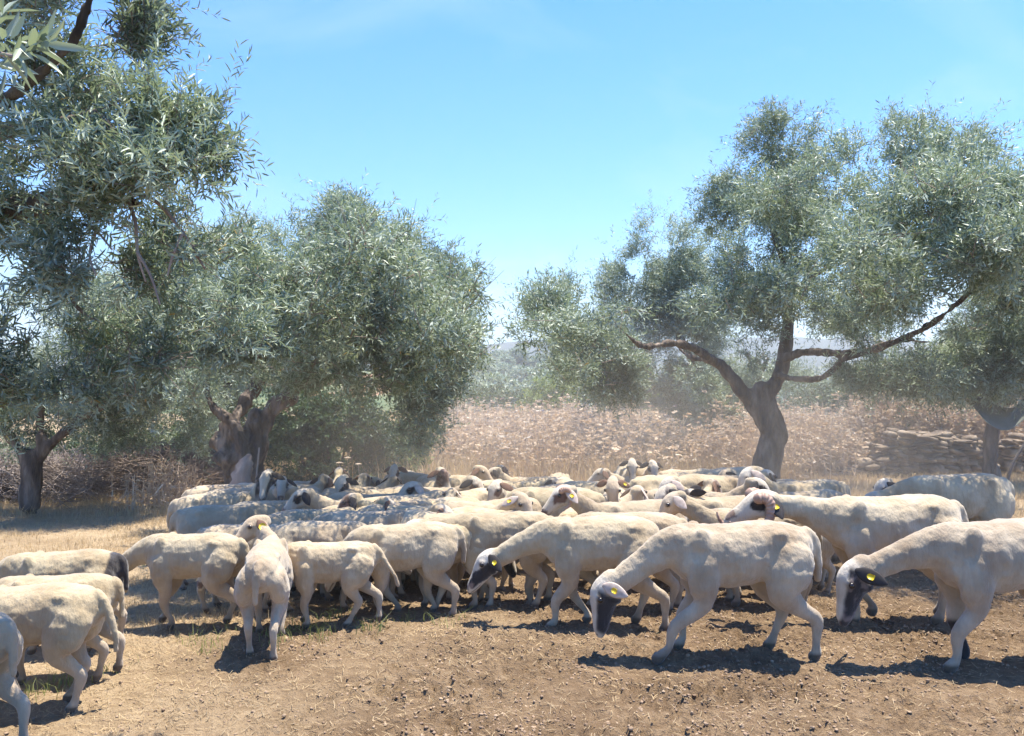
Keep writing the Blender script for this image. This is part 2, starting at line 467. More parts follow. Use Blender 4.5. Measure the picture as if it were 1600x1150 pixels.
def crown_points(blobs, dens, rough=0.42, nscale=2.6, shell=0.35, thr=-0.02):
    """blobs (center, rx, ry, rz): points through the volume, clumped by noise"""
    P, A = [], []
    for c, rx, ry, rz in blobs:
        vol = 4.19 * rx * ry * rz
        n = int(vol * dens * 1.9) + 8
        d = rand_dir(n); r = RS.rand(n) ** (shell)
        q = d * r[:, None]
        wob = 1 + rough * fbm(d * 1.7 + np.array(c) * 0.9, 3) * 2
        p = q * wob[:, None] * np.array([rx, ry, rz]) + np.array(c)
        k = fbm(p * nscale, 3) > thr + 0.06 * (r - 0.6)
        p = p[k]; d = d[k]
        P.append(p)
        a = d * 1.0 + RS.normal(size=d.shape) * 0.55 + np.array([0, 0, 0.35])
        A.append(a)
    return np.concatenate(P), np.concatenate(A)

def strands(name, P, A, length, r, m, parent, n=None):
    """thin three-sided twigs"""
    if n and len(P) > n:
        i = RS.choice(len(P), n, replace=False); P, A = P[i], A[i]
    ax = A / np.linalg.norm(A, axis=1, keepdims=True)
    s = np.cross(ax, rand_dir(len(P))); s /= np.linalg.norm(s, axis=1, keepdims=True) + 1e-9
    u = np.cross(s, ax)
    L_ = length * (0.6 + 0.8 * RS.rand(len(P), 1))
    V = []
    for q, (h, k) in enumerate(((-0.5, 1.0), (0.0, 0.75), (0.55, 0.35))):
        b = P + ax * h * L_ + rand_dir(len(P)) * 0.06 * L_
        for j in range(3):
            a_ = 2 * math.pi * j / 3
            V.append(b + (s * math.cos(a_) + u * math.sin(a_)) * r * k)
    V = np.stack(V, 1)
    base = np.arange(len(P))[:, None] * 9
    Q = []
    for q in range(2):
        for j in range(3):
            Q.append(np.stack([base[:, 0] + q * 3 + j, base[:, 0] + q * 3 + (j + 1) % 3, base[:, 0] + q * 3 + 3 + (j + 1) % 3, base[:, 0] + q * 3 + 3 + j], 1))
    return link(name, mesh_np(name, V.reshape(-1, 3), quads=np.concatenate(Q)), m, parent)

def limb(mb, pts, r0, r1, wob=0.12, n=10, sub=5):
    pts = np.array([list(p) for p in pts], float)
    k = np.linspace(0, 1, len(pts))
    r = r0 + (r1 - r0) * k
    A = catmull(np.hstack([pts, r[:, None]]), sub)
    A[:, :3] += 0.35 * r0 * (np.stack([fbm(A[:, :3] * 3.1, 2), fbm(A[:, :3] * 3.1 + 9, 2), fbm(A[:, :3] * 3.1 + 19, 2)], 1))
    loft(mb, A[:, :3], A[:, 3], n=n, sub=1, wob=wob)

def trunk_mesh(name, parts_, parent=None, vox=0.02, smooth_it=3, disp=0.03, mat='bark'):
    """trunk and limbs fused into one gnarled surface"""
    mb = MB()
    for f in parts_: f(mb)
    me = mb.mesh('tmp')
    o = bpy.data.objects.new('tmp', me); C.objects.link(o)
    md = o.modifiers.new('r', 'REMESH'); md.mode = 'VOXEL'; md.voxel_size = vox
    ms = o.modifiers.new('s', 'SMOOTH'); ms.iterations = smooth_it
    dg = bpy.context.evaluated_depsgraph_get()
    nm = bpy.data.meshes.new_from_object(o.evaluated_get(dg))
    bpy.data.objects.remove(o)
    n_ = len(nm.vertices); co = np.empty(n_ * 3, np.float32); nm.vertices.foreach_get('co', co); co = co.reshape(-1, 3)
    no = np.empty(n_ * 3, np.float32); nm.vertices.foreach_get('normal', no); no = no.reshape(-1, 3)
    d = fbm(co * np.array([14, 14, 3.5]), 4) * disp * 2 + fbm(co * 4.0, 2) * disp * 1.6
    co = co + no * d[:, None]
    nm.vertices.foreach_set('co', co.astype(np.float32).ravel())
    nm.polygons.foreach_set('use_smooth', np.ones(len(nm.polygons), dtype=bool)); nm.update()
    nm.materials.clear()
    return link(name, nm, M[mat], parent)

def B(px, py, D, rx, rz, ry=None):
    """a clump of crown: pixel centre, distance, radii in pixels of the photograph"""
    k = D / F
    return (tuple(at(px, py, D)), rx * k, (ry if ry else 1.05 * rx * k), rz * k)

def empty(name, loc=(0, 0, 0)):
    o = bpy.data.objects.new(name, None); C.objects.link(o); o.location = loc; o.empty_display_size = 0.2
    return o

def set_origin(root, kids):
    """children were modelled in world coordinates"""
    bpy.context.view_layer.update()
    off = Vector(root.location)
    for k in kids:
        k.data.transform(Matrix.Translation(-off))

def tree(name, base, limbs, blobs, dens, leaf, nleaf, slen, label, cat='olive tree', group=None, vox=0.025, disp=0.03,
         mat='olive', wid=0.2, ntwig=600, thr=-0.01, trunkmat='bark', twl=0.35, twr=0.004, nscale=2.2, shell=0.35, fine=False):
    root = empty(name, base)
    kids = []
    kids.append(trunk_mesh('trunk', limbs, root, vox=vox, disp=disp, mat=trunkmat))
    P, A = crown_points(blobs, dens, thr=thr, nscale=nscale, shell=shell)
    V, Q = sprays(P, A, nleaf, slen, leaf, wid, fine=fine)
    ks = RS.rand(len(P)) < .11
    V2, Q2 = sprays(P[ks] + A[ks] * slen * .35, A[ks] + np.where(RS.rand(ks.sum(), 1) < .5, 1.0, -1.6) * np.array([0, 0, .6]), int(nleaf * 1.6), slen * 1.8, leaf * .95, wid, fine=fine)
    Q = np.vstack([Q, Q2 + len(V)]); V = np.vstack([V, V2])
    kids.append(link('crown', mesh_np('crown', V, quads=Q), M[mat], root))
    if ntwig: kids.append(strands('twigs', P, A, twl, twr, M['twig'], root, ntwig))
    set_origin(root, kids)
    if ntwig: kids[-1]['kind'] = 'stuff'
    tag(root, label, cat, group)
    return root

def LB(pts, r0, r1, **k):
    return lambda mb: limb(mb, [at(*p) for p in pts], r0, r1, **k)

def canopy(Ds, p0, p1, step, ylo, yhi, r, seed):  # rows of crown clumps at set distances, mostly added to shade the flock
    rr = random.Random(seed); o = []
    for D_ in Ds:
        for px_ in range(p0, p1, step):
            u_ = (px_ - p0) / (p1 - p0)
            y_ = rr.uniform(ylo(u_), yhi(u_))
            o.append(B(px_ + rr.uniform(-15, 15), y_, D_ + rr.uniform(-.15, .15), r * 6.5 / D_, r * .62 * 6.5 / D_, r * 1.15 * 6.5 / F))
    return o
# --- the olive tree behind the flock on the right
DR = 10.6
bR = at(1195, 800, DR); bR.z = Hs(bR.x, DR)
R_ = lambda px, py, d=0.0: (px, py, DR + d)
def canopy_r():  # clumps brought toward the camera, added mainly to shade the right of the flock
    return (canopy((6.1, 6.8, 7.5), 1345, 1620, 62, lambda u: 290, lambda u: 450, 60, 5) + canopy((7.0, 7.8, 8.6), 1120, 1250, 55, lambda u: 280, lambda u: 520, 52, 6)
            + canopy((7.2, 7.9, 8.6), 850, 990, 55, lambda u: 480, lambda u: 570, 46, 7) + canopy((8.6, 9.3), 1340, 1640, 60, lambda u: 440, lambda u: 590, 58, 8))
right_limbs = [
    lambda mb: limb(mb, [bR - Vector((0, 0, .1)), at(1196, 745, DR), at(1204, 700, DR), at(1212, 672, DR), at(1200, 640, DR), at(1192, 610, DR)], .21, .12, n=12),
    lambda mb: sphere(mb, at(1215, 680, DR - .03), (.15, .14, .16)),
    LB([R_(1205, 670), R_(1178, 632), R_(1150, 600), R_(1128, 572), R_(1100, 556)], .13, .065),
    LB([R_(1128, 575), R_(1090, 548, -.4), R_(1050, 536, -.8), R_(1008, 542, -1.2), R_(985, 528, -1.5), R_(960, 508, -1.8), R_(930, 500, -1.9)], .055, .018),
    LB([R_(1110, 560), R_(1085, 560, .1), R_(1062, 545, .2), R_(1055, 515, .2)], .04, .02),
    LB([R_(1195, 625), R_(1218, 585), R_(1228, 545), R_(1232, 500), R_(1238, 455), R_(1215, 380), R_(1195, 320)], .11, .03),
    LB([R_(1228, 560), R_(1226, 545)], .05, .05),
    LB([R_(1236, 470), R_(1255, 440), R_(1290, 420), R_(1330, 390)], .045, .02),
    LB([R_(1225, 560, -.1), R_(1260, 550, -.4), R_(1320, 552, -.9), R_(1380, 540, -1.4), R_(1440, 515, -1.9), R_(1500, 470, -2.4), R_(1550, 415, -2.8), R_(1585, 360, -3.0)], .06, .025),
    LB([R_(1212, 585, -.1), R_(1245, 592, -.3), R_(1285, 590, -.6), R_(1320, 562, -.9), R_(1375, 545, -1.35)], .05, .04),
    LB([R_(1410, 532, -1.6), R_(1440, 534, -1.8), R_(1470, 538, -1.9)], .02, .01),
]
right_blobs = canopy_r() + [
    B(1215, 235, DR, 68, 60), B(1150, 290, DR, 62, 52), B(1130, 325, DR + .2, 55, 42), B(1235, 310, DR, 75, 60), B(1185, 420, DR - .2, 68, 60), B(1165, 500, DR - .2, 52, 62),
    B(1190, 560, DR + .3, 38, 22), B(1265, 380, DR + .4, 60, 50), B(1290, 470, DR + .6, 50, 35),
    B(1330, 270, DR - 1, 70, 55), B(1400, 240, DR - 1.6, 62, 55), B(1490, 260, DR - 2.4, 70, 50), B(1420, 330, DR - 2.2, 110, 70), B(1370, 420, DR - 1.8, 85, 70), B(1460, 430, DR - 2.5, 100, 70),
    B(1550, 340, DR - 3, 80, 70), B(1590, 430, DR - 3, 80, 80), B(1640, 350, DR - 3.2, 90, 90), B(1530, 490, DR - 2.5, 80, 55), B(1360, 500, DR - .8, 60, 35), B(1440, 330, 6.7, 70, 50), B(1540, 400, 6.4, 60, 50),
    B(1395, 585, DR - .8, 90, 32), B(1480, 580, DR - 1.4, 80, 45), B(1560, 575, DR - 2, 70, 50), B(1640, 540, DR - 2, 80, 60),
    B(1200, 470, DR - 1.6, 50, 60), B(1220, 330, DR - 1.5, 55, 55), B(1160, 400, DR - 1.9, 40, 40),
    B(880, 475, DR - .8, 62, 45), B(850, 490, DR - 1.2, 42, 34), B(905, 545, DR - .8, 55, 50), B(960, 560, DR - .5, 50, 45), B(880, 470, DR - 2, 62, 42), B(845, 485, DR - 2, 38, 32), B(930, 510, DR - 1.4, 62, 50), B(905, 560, DR - 1.8, 50, 55), B(985, 590, DR - .6, 50, 40), B(960, 600, DR - 1, 45, 42), B(900, 500, DR - 2.4, 50, 40), B(950, 545, DR - 2.5, 46, 30),
    B(1190, 300, DR - 2.4, 50, 46), B(1150, 450, DR - 2.6, 40, 50), B(1190, 510, DR - 2.2, 42, 44), B(1270, 300, DR - 2.5, 60, 45), B(1340, 360, DR - 3.2, 70, 50), B(1400, 430, DR - 3.6, 70, 46),  # near clumps added to shade the backs by the trunk
    B(1100, 610, DR + .7, 34, 34), B(1085, 585, DR + .7, 34, 30), B(1125, 645, DR + .8, 36, 26),
    B(1215, 178, DR, 20, 30), B(1400, 190, DR - .4, 18, 34), B(1530, 215, DR - .5, 26, 20), B(1125, 260, DR, 26, 26), B(1460, 205, DR - .4, 22, 26), B(820, 470, DR - .6, 22, 16),
]
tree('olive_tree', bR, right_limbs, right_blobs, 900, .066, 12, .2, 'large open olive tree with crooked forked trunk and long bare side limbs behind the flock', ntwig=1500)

# --- a paler olive standing behind it
D2 = 15.0
b2 = at(1160, 760, D2); b2.z = Hs(b2.x, D2)
tree('olive_tree', b2, [
    lambda mb: limb(mb, [b2 - Vector((0, 0, .1)), at(1160, 690, D2), at(1150, 650, D2), at(1125, 620, D2), at(1080, 560, D2), at(1040, 480, D2)], .16, .05),
    LB([(1150, 655, D2), (1180, 600, D2), (1200, 560, D2)], .09, .04)],
    [B(1030, 400, D2, 72, 62), B(990, 450, D2, 62, 60), B(1060, 460, D2, 62, 62), B(1000, 530, D2, 60, 52), B(1070, 540, D2, 60, 60), B(1030, 600, D2, 70, 40),
     B(1110, 500, D2, 40, 50), B(1140, 600, D2, 60, 45), B(1100, 640, D2, 60, 35), B(1200, 600, D2, 70, 40), B(960, 380, D2, 24, 20), B(1010, 350, D2, 30, 22), B(950, 600, D2, 45, 40)],
    520, .075, 11, .26, 'pale grey-green olive tree seen through the gap left of the crooked olive trunk', ntwig=500, vox=.04)

# --- right edge olive beyond the tarp
D3 = 12.0
b3 = at(1548, 760, D3); b3.z = Hs(b3.x, D3)
tree('olive_tree', b3, [
    lambda mb: limb(mb, [b3 - Vector((0, 0, .1)), at(1548, 700, D3), at(1552, 650, D3), at(1545, 600, D3), at(1500, 540, D3)], .14, .06),
    LB([(1552, 655, D3), (1590, 600, D3), (1640, 540, D3)], .09, .05)],
    [B(1320, 500, D3 + .6, 55, 30), B(1395, 480, D3 + .6, 60, 45), B(1450, 550, D3 + .4, 60, 36), B(1345, 598, D3 + .3, 55, 24), B(1500, 600, D3, 80, 28), B(1580, 590, D3, 75, 35), B(1430, 600, D3, 60, 22), B(1660, 560, D3, 90, 60), B(1560, 540, D3 + .3, 90, 50), B(1600, 480, D3 + .6, 90, 60), B(1680, 450, D3, 90, 80)],
    600, .068, 12, .22, 'straight-trunked olive tree at the far right behind the hanging tarp', ntwig=400, vox=.035)

# --- the gnarled olive at the left edge of the flock
DL = 8.7
bL = at(378, 840, DL); bL.z = Hs(bL.x, DL)
left_limbs = [
    lambda mb: limb(mb, [bL - Vector((0, 0, .1)), at(376, 790, DL), at(372, 740, DL), at(366, 700, DL), at(362, 668, DL)], .18, .13, n=14, wob=.3),
    LB([(395, 770, DL + .05), (402, 720, DL + .05), (408, 680, DL), (402, 655, DL)], .12, .10, wob=.3),
    lambda mb: sphere(mb, at(358, 715, DL - .1), (.15, .13, .13)),
    lambda mb: sphere(mb, at(345, 690, DL), (.12, .12, .12)),
    lambda mb: sphere(mb, at(400, 665, DL), (.13, .13, .13)),
    lambda mb: sphere(mb, at(385, 745, DL - .08), (.14, .13, .18)),
    LB([(385, 725, DL - .15), (378, 690, DL - .15), (360, 662, DL - .1), (335, 640, DL - .1), (322, 610, DL - .1), (326, 580, DL)], .09, .03),
    LB([(402, 690, DL), (425, 645, DL), (455, 615, DL - .1), (480, 590, DL - .2), (525, 560, DL - .2), (575, 520, DL - .2), (620, 470, DL - .2)], .10, .03),
    LB([(480, 595, DL - .2), (520, 480, DL), (530, 460, DL), (545, 400, DL), (560, 350, DL)], .05, .02),
    LB([(362, 665, DL + .1), (400, 600, DL + .3), (470, 500, DL + .4), (480, 430, DL + .4)], .07, .02),
]
left_blobs = canopy((5.75, 6.25, 6.75, 7.3, 7.9), 440, 735, 58, lambda u: 385 + 75 * max(0, u - .45), lambda u: 545, 50, 3) + canopy((6.5, 7.2, 7.9), 335, 440, 48, lambda u: 470, lambda u: 585, 50, 13) + [  # canopy rows are added in front of the trunk to shade the sheep below
    B(560, 370, DL, 75, 55), B(515, 400, DL, 62, 52), B(600, 410, DL, 70, 60), B(560, 330, DL, 50, 32), B(480, 440, DL, 45, 60), B(555, 480, DL - .3, 95, 60), B(640, 470, DL, 72, 62),
    B(695, 450, DL, 40, 48), B(690, 400, DL, 26, 26), B(660, 540, DL, 75, 60), B(590, 560, DL - .4, 85, 55), B(500, 540, DL - .3, 75, 50), B(690, 590, DL, 42, 60), B(655, 610, DL, 50, 45),
    B(450, 520, DL, 50, 50), B(710, 520, DL, 34, 45), B(740, 470, DL, 16, 16), B(670, 650, DL, 45, 40), B(430, 590, DL - .1, 35, 25), B(725, 560, DL, 22, 36),
    B(560, 400, DL - 1.3, 60, 50), B(640, 480, DL - 1.4, 60, 50), B(500, 470, DL - 1.2, 60, 50), B(590, 520, DL - 1.8, 62, 45), B(680, 500, DL - .9, 40, 50), B(630, 410, DL - 1.6, 40, 40), B(545, 460, DL - 2.2, 60, 45), B(325, 578, DL - .3, 38, 30), B(300, 610, DL - .1, 36, 28), B(470, 600, DL - .4, 34, 20), B(430, 520, 7.2, 40, 40), B(450, 470, 6.6, 45, 42), B(520, 420, 6.6, 60, 50), B(600, 400, 6.8, 55, 48), B(570, 500, 6.2, 70, 48), B(660, 520, 6.8, 52, 50), B(500, 560, 6.6, 60, 36), B(610, 580, 6.6, 55, 34), B(690, 460, 7.2, 36, 44), B(560, 360, 6.4, 45, 36), B(660, 440, DL - 1.6, 46, 40), B(690, 540, DL - 1.5, 40, 45), B(640, 570, DL - 2.0, 52, 40), B(600, 450, DL - 2.3, 50, 45), B(470, 350, DL + .3, 26, 20), B(610, 330, DL, 22, 20), B(530, 320, DL, 20, 22), B(645, 680, DL + .2, 40, 30),  # the nearest clumps are added to shade the flock
]
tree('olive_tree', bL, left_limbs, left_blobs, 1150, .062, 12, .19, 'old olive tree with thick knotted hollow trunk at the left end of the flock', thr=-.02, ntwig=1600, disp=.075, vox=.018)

# --- small olive with a stout straight trunk at far left
pT = G(48, 803); DT = pT.y
tree('olive_tree', pT, [
    lambda mb: limb(mb, [pT - Vector((0, 0, .1)), at(48, 770, DT), at(50, 740, DT), at(50, 715, DT)], .125, .115, n=12),
    lambda mb: sphere(mb, at(38, 718, DT), (.07, .07, .09)),
    LB([(50, 725, DT), (66, 700, DT), (62, 670, DT), (70, 600, DT)], .09, .04),
    LB([(48, 722, DT), (20, 690, DT), (-20, 640, DT)], .08, .04), LB([(56, 715, DT), (120, 660, DT), (200, 610, DT), (260, 580, DT)], .07, .03)],
    [B(60, 640, DT, 90, 42), B(150, 640, DT, 85, 45), B(230, 640, DT + .2, 80, 45), B(-40, 620, DT, 80, 60), B(100, 560, DT, 110, 55), B(210, 560, DT, 100, 55), B(300, 620, DT + .4, 55, 45),
     B(180, 600, DT - .4, 70, 40), B(110, 610, DT - .4, 70, 45), B(270, 600, DT, 60, 45), B(20, 600, DT - .4, 70, 50), B(300, 670, DT + .8, 50, 40), B(220, 660, DT + 1, 60, 40), B(140, 670, DT + 1, 60, 40), B(180, 690, DT + .3, 70, 26), B(260, 690, DT + .5, 55, 28), B(80, 685, DT, 60, 20), B(290, 540, DT + .5, 80, 60), B(120, 480, DT, 120, 50), B(230, 470, DT, 100, 50), B(20, 700, DT + .6, 50, 22)],
    620, .062, 12, .2, 'small olive tree with stout straight sawn-limbed trunk at the far left', ntwig=500, vox=.025)

# --- another olive, crown only showing, between the two left trees
D4 = 12.5
b4 = at(330, 800, D4); b4.z = Hs(b4.x, D4)
tree('olive_tree', b4, [lambda mb: limb(mb, [b4 - Vector((0, 0, .1)), at(330, 720, D4), at(345, 640, D4), at(370, 540, D4), at(380, 460, D4)], .16, .05)],
    [B(385, 385, D4, 55, 50), B(360, 440, D4, 70, 60), B(400, 480, D4, 60, 60), B(330, 500, D4, 70, 60), B(420, 560, D4, 60, 50), B(350, 590, D4, 80, 45), B(440, 370, D4, 20, 20), B(330, 660, D4, 60, 40), B(280, 430, D4, 80, 70), B(430, 430, D4, 30, 40)],
    480, .07, 11, .24, 'olive crown rising between the knotted old olive and the near hanging branches', ntwig=300, vox=.04)

# --- the big near olive, trunk out of the frame at left
DN = 3.0
bN = Vector((-3.5, 3.5, Hs(-3.5, 3.5)))
near_limbs = [
    lambda mb: limb(mb, [bN - Vector((0, 0, .1)), bN + Vector((.1, 0, .8)), bN + Vector((.2, 0, 1.5))], .22, .16, n=14),
    lambda mb: limb(mb, [bN + Vector((.2, 0, 1.4)), at(-150, 380, 3.41), at(-40, 330, 3.26), at(60, 318, 3.10), at(150, 300, 3.02), at(220, 320, 2.94)], .085, .016),
    lambda mb: limb(mb, [bN + Vector((.2, 0, 1.4)), at(-150, 250, 3.56), at(-30, 180, 3.33), at(45, 130, 3.18), at(110, 70, 3.10), at(150, -20, 3.10)], .045, .014),
    lambda mb: limb(mb, [at(-30, 215, 3.33), at(40, 200, 3.18), at(120, 185, 3.10), at(210, 150, 3.02)], .035, .012),
    lambda mb: limb(mb, [at(60, 318, 3.10), at(90, 400, 3.26), at(120, 480, 3.26), at(200, 520, 3.26)], .03, .01),
]
near_twigs = [
    lambda mb: limb(mb, [at(200, 312, 2.94), at(212, 350, 2.91), at(216, 400, 2.87), at(228, 440, 2.87)], .008, .003),
    lambda mb: limb(mb, [at(210, 300, 2.94), at(250, 320, 2.91), at(290, 370, 2.87), at(320, 420, 2.87)], .009, .003),
    lambda mb: limb(mb, [at(130, 350, 2.94), at(150, 360, 2.91), at(175, 390, 2.87)], .007, .003),
    lambda mb: limb(mb, [at(215, 395, 2.86), at(235, 430, 2.84), at(250, 475, 2.82)], .006, .003),
    lambda mb: limb(mb, [at(285, 365, 2.84), at(270, 400, 2.82), at(262, 430, 2.8)], .005, .003),
    lambda mb: limb(mb, [at(150, 360, 2.9), at(140, 400, 2.86), at(150, 430, 2.84)], .006, .003),
]
near_blobs = canopy((3.35,), -40, 235, 66, lambda u: 130 + 60 * u, lambda u: 560, 34, 21) + canopy((5.5, 6.1), 320, 440, 50, lambda u: 430, lambda u: 560, 50, 9) + [  # the farther canopy rows are added to shade the left of the flock
    B(120, 40, DN, 120, 75), B(60, 120, DN + .3, 110, 80), B(200, 60, DN, 62, 60), B(180, 160, DN - .1, 80, 60), B(250, 200, DN - .1, 70, 62), B(310, 200, DN, 45, 45), B(335, 225, DN, 36, 36),
    B(120, 240, DN - .1, 110, 45), B(240, 270, DN - .2, 90, 45), B(90, 310, DN, 90, 40), B(300, 300, DN, 50, 42), B(200, 350, DN, 110, 55), B(300, 400, DN - .1, 70, 55), B(130, 420, DN, 110, 62), B(240, 460, DN, 95, 62),
    B(350, 400, DN + .3, 52, 50), B(330, 480, DN + .2, 75, 50), B(290, 345, DN + .3, 60, 50), B(345, 370, DN + .5, 45, 42), B(255, 400, DN + .5, 60, 45), B(375, 470, DN + .5, 50, 40), B(60, 500, DN + .2, 100, 62), B(170, 540, DN + .2, 100, 52), B(290, 550, DN + .3, 80, 45), B(390, 430, DN + .4, 36, 40), B(370, 540, DN + .4, 50, 35),
    B(-60, 100, DN, 90, 120), B(-70, 320, DN, 80, 100), B(-60, 520, DN, 90, 90), B(230, 10, DN, 40, 30), B(-30, 620, DN + .3, 80, 35), B(90, 600, DN + .3, 90, 35),
    B(160, -60, DN, 120, 70), B(0, -60, DN, 140, 70),
]
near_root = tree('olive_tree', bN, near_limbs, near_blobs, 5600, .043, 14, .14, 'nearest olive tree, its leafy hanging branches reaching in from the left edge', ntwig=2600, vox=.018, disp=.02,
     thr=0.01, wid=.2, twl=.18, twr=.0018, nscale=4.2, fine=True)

for f_ in near_twigs:
    mb = MB(); f_(mb); k_ = mb.build('branch', M['deadwood'], near_root); set_origin(near_root, [k_])
# a close sprig at the upper left corner belongs to a branch of its own
def close_sprig():
    root = empty('olive_branch', at(-40, 80, 1.25))
    mb = MB()
    limb(mb, [at(-420, 60, 1.5), at(-200, 70, 1.4), at(-60, 75, 1.3), at(20, 88, 1.22)], .012, .003, n=8)
    tw = mb.build('twig', M['twig'], root)
    tips = []
    for px, py, d, ax, ay in ((5, 60, 1.25, 1, .2), (15, 85, 1.22, 1, -.1), (-20, 90, 1.28, .8, -.6), (50, 72, 1.2, 1, .1), (-10, 40, 1.3, .4, .9)):
        tips.append((at(px, py, d), Vector((ax, -.1, ay))))
    P = np.array([list(a) for a, b in tips]); A = np.array([list(b) for a, b in tips])
    V, Q = sprays(P, A, 9, .07, .06, .24, fine=True)
    lv = link('leaves', mesh_np('leaves', V, quads=Q), M['olive'], root)
    set_origin(root, [tw, lv])
    tag(root, 'close sprig of long pale olive leaves entering at the upper left corner', 'branch')
close_sprig()

# --- dense dark evergreen shrubs behind the knotted olive
def bush(px, py, D, blobs, dens, mat, leaf, label, cat='shrub', group=None, wid=.45, thr=-.08):
    b = at(px, py, D); b.z = Hs(b.x, D)
    root = empty('shrub', b)
    P, A = crown_points(blobs, dens, thr=thr)
    g = P[:, 2] > H(P[:, 0], P[:, 1]) + .02
    P, A = P[g], A[g]
    V, Q = sprays(P, A, 9, leaf * 3, leaf, wid)
    f = link('foliage', mesh_np('foliage', V, quads=Q), M[mat], root)
    mb = MB()
    for k in range(5):
        a_ = k * 1.3; c = blobs[k % len(blobs)][0]
        limb(mb, [b - Vector((0, 0, .05)), (b + Vector(c)) / 2 + Vector((.2 * math.cos(a_), .2 * math.sin(a_), -.1)), Vector(c) + Vector((.15 * math.cos(a_), 0, .1))], .03 * D / 10, .008, n=6, sub=3)
    s = mb.build('stem', M['bark'], root)
    set_origin(root, [f, s])
    tag(root, label, cat, group)
    return root

D5 = 12.6
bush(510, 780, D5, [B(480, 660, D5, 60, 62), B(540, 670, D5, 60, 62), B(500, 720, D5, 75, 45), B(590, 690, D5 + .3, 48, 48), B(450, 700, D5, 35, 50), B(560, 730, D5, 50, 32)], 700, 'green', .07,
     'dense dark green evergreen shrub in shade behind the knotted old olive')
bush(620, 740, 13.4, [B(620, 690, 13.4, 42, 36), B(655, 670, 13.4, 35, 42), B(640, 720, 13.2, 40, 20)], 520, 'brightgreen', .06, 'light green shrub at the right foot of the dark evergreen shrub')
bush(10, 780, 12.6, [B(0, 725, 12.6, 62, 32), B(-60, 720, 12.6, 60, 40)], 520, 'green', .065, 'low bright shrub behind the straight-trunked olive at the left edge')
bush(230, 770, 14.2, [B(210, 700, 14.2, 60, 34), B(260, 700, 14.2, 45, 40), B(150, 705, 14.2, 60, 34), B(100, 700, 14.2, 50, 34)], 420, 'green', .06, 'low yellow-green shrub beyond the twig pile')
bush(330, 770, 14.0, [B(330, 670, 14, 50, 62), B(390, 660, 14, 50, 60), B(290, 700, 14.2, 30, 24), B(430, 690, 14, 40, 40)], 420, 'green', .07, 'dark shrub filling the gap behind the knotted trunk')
bush(852, 632, 40, [B(850, 618, 40, 34, 24), B(880, 612, 40, 34, 26), B(830, 625, 40, 20, 14)], 16, 'brightgreen', .2, 'rounded bright green bush at the far edge of the weed field')
bush(780, 632, 44, [B(770, 620, 44, 36, 14), B(735, 618, 44, 34, 15), B(805, 622, 44, 28, 12)], 16, 'green', .2, 'long low grey-green bush left of the rounded bright bush')
bush(960, 640, 36, [B(950, 615, 36, 40, 24), B(1000, 612, 36, 40, 28), B(1050, 620, 36, 40, 20)], 22, 'green', .18, 'dark bush at the field edge below the pale olive')
bush(1290, 660, 38, [B(1260, 610, 38, 40, 24), B(1310, 615, 38, 40, 22), B(1370, 620, 38, 45, 22)], 18, 'green', .2, 'grey-green bush on the slope beyond the stone wall')
bush(1480, 660, 38, [B(1430, 625, 38, 40, 22), B(1490, 620, 38, 45, 26), B(1560, 625, 38, 50, 26)], 18, 'green', .2, 'bush on the slope at the right beyond the dry stalks')

# --- far olives on the hillside: one tree built, then copied
def hill_tree():
    root = empty('hill_olive_tree', (0, 0, 0))
    mb = MB(); limb(mb, [(0, 0, -.3), (.1, 0, .8), (0, .1, 1.8)], .3, .18, n=7)
    t = mb.build('trunk', M['bark'], root)
    P, A = crown_points([((0, 0, 2.4), 1.9, 1.9, 1.3), ((.9, .2, 2.9), 1.1, 1.2, .9), ((-.9, -.3, 2.2), 1.2, 1.2, .9)], 26, thr=-.1, nscale=.9)
    V, Q = sprays(P, A, 9, .6, .30, .4)
    c = link('crown', mesh_np('crown', V, quads=Q), M['olive'], root)
    tag(root, 'small hazy olive tree on the far hillside', 'olive tree', 'olive trees on the far hillside')
    return root
HT = hill_tree()
spots = []
for k in range(420):
    y = RS.uniform(60, 200); x = (RS.uniform(-0.09, 0.10) if k % 2 else RS.uniform(-0.12, 0.66)) * y
    px = 800 + x / y * F
    if 700 < px < 1600 and all((x - a) ** 2 + (y - b) ** 2 > 13 for a, b in spots): spots.append((x, y))
for i, (x, y) in enumerate(spots[:150]):
    if i == 0: r = HT
    else:
        r = HT.copy(); C.objects.link(r)
        for ch in list(HT.children):
            c = ch.copy(); C.objects.link(c); c.parent = r
    r.location = (x, y, Hs(x, y)); r.rotation_euler.z = RS.rand() * 6.28; s = RS.uniform(.8, 1.25); r.scale = (s, s, s * RS.uniform(.85, 1.1))

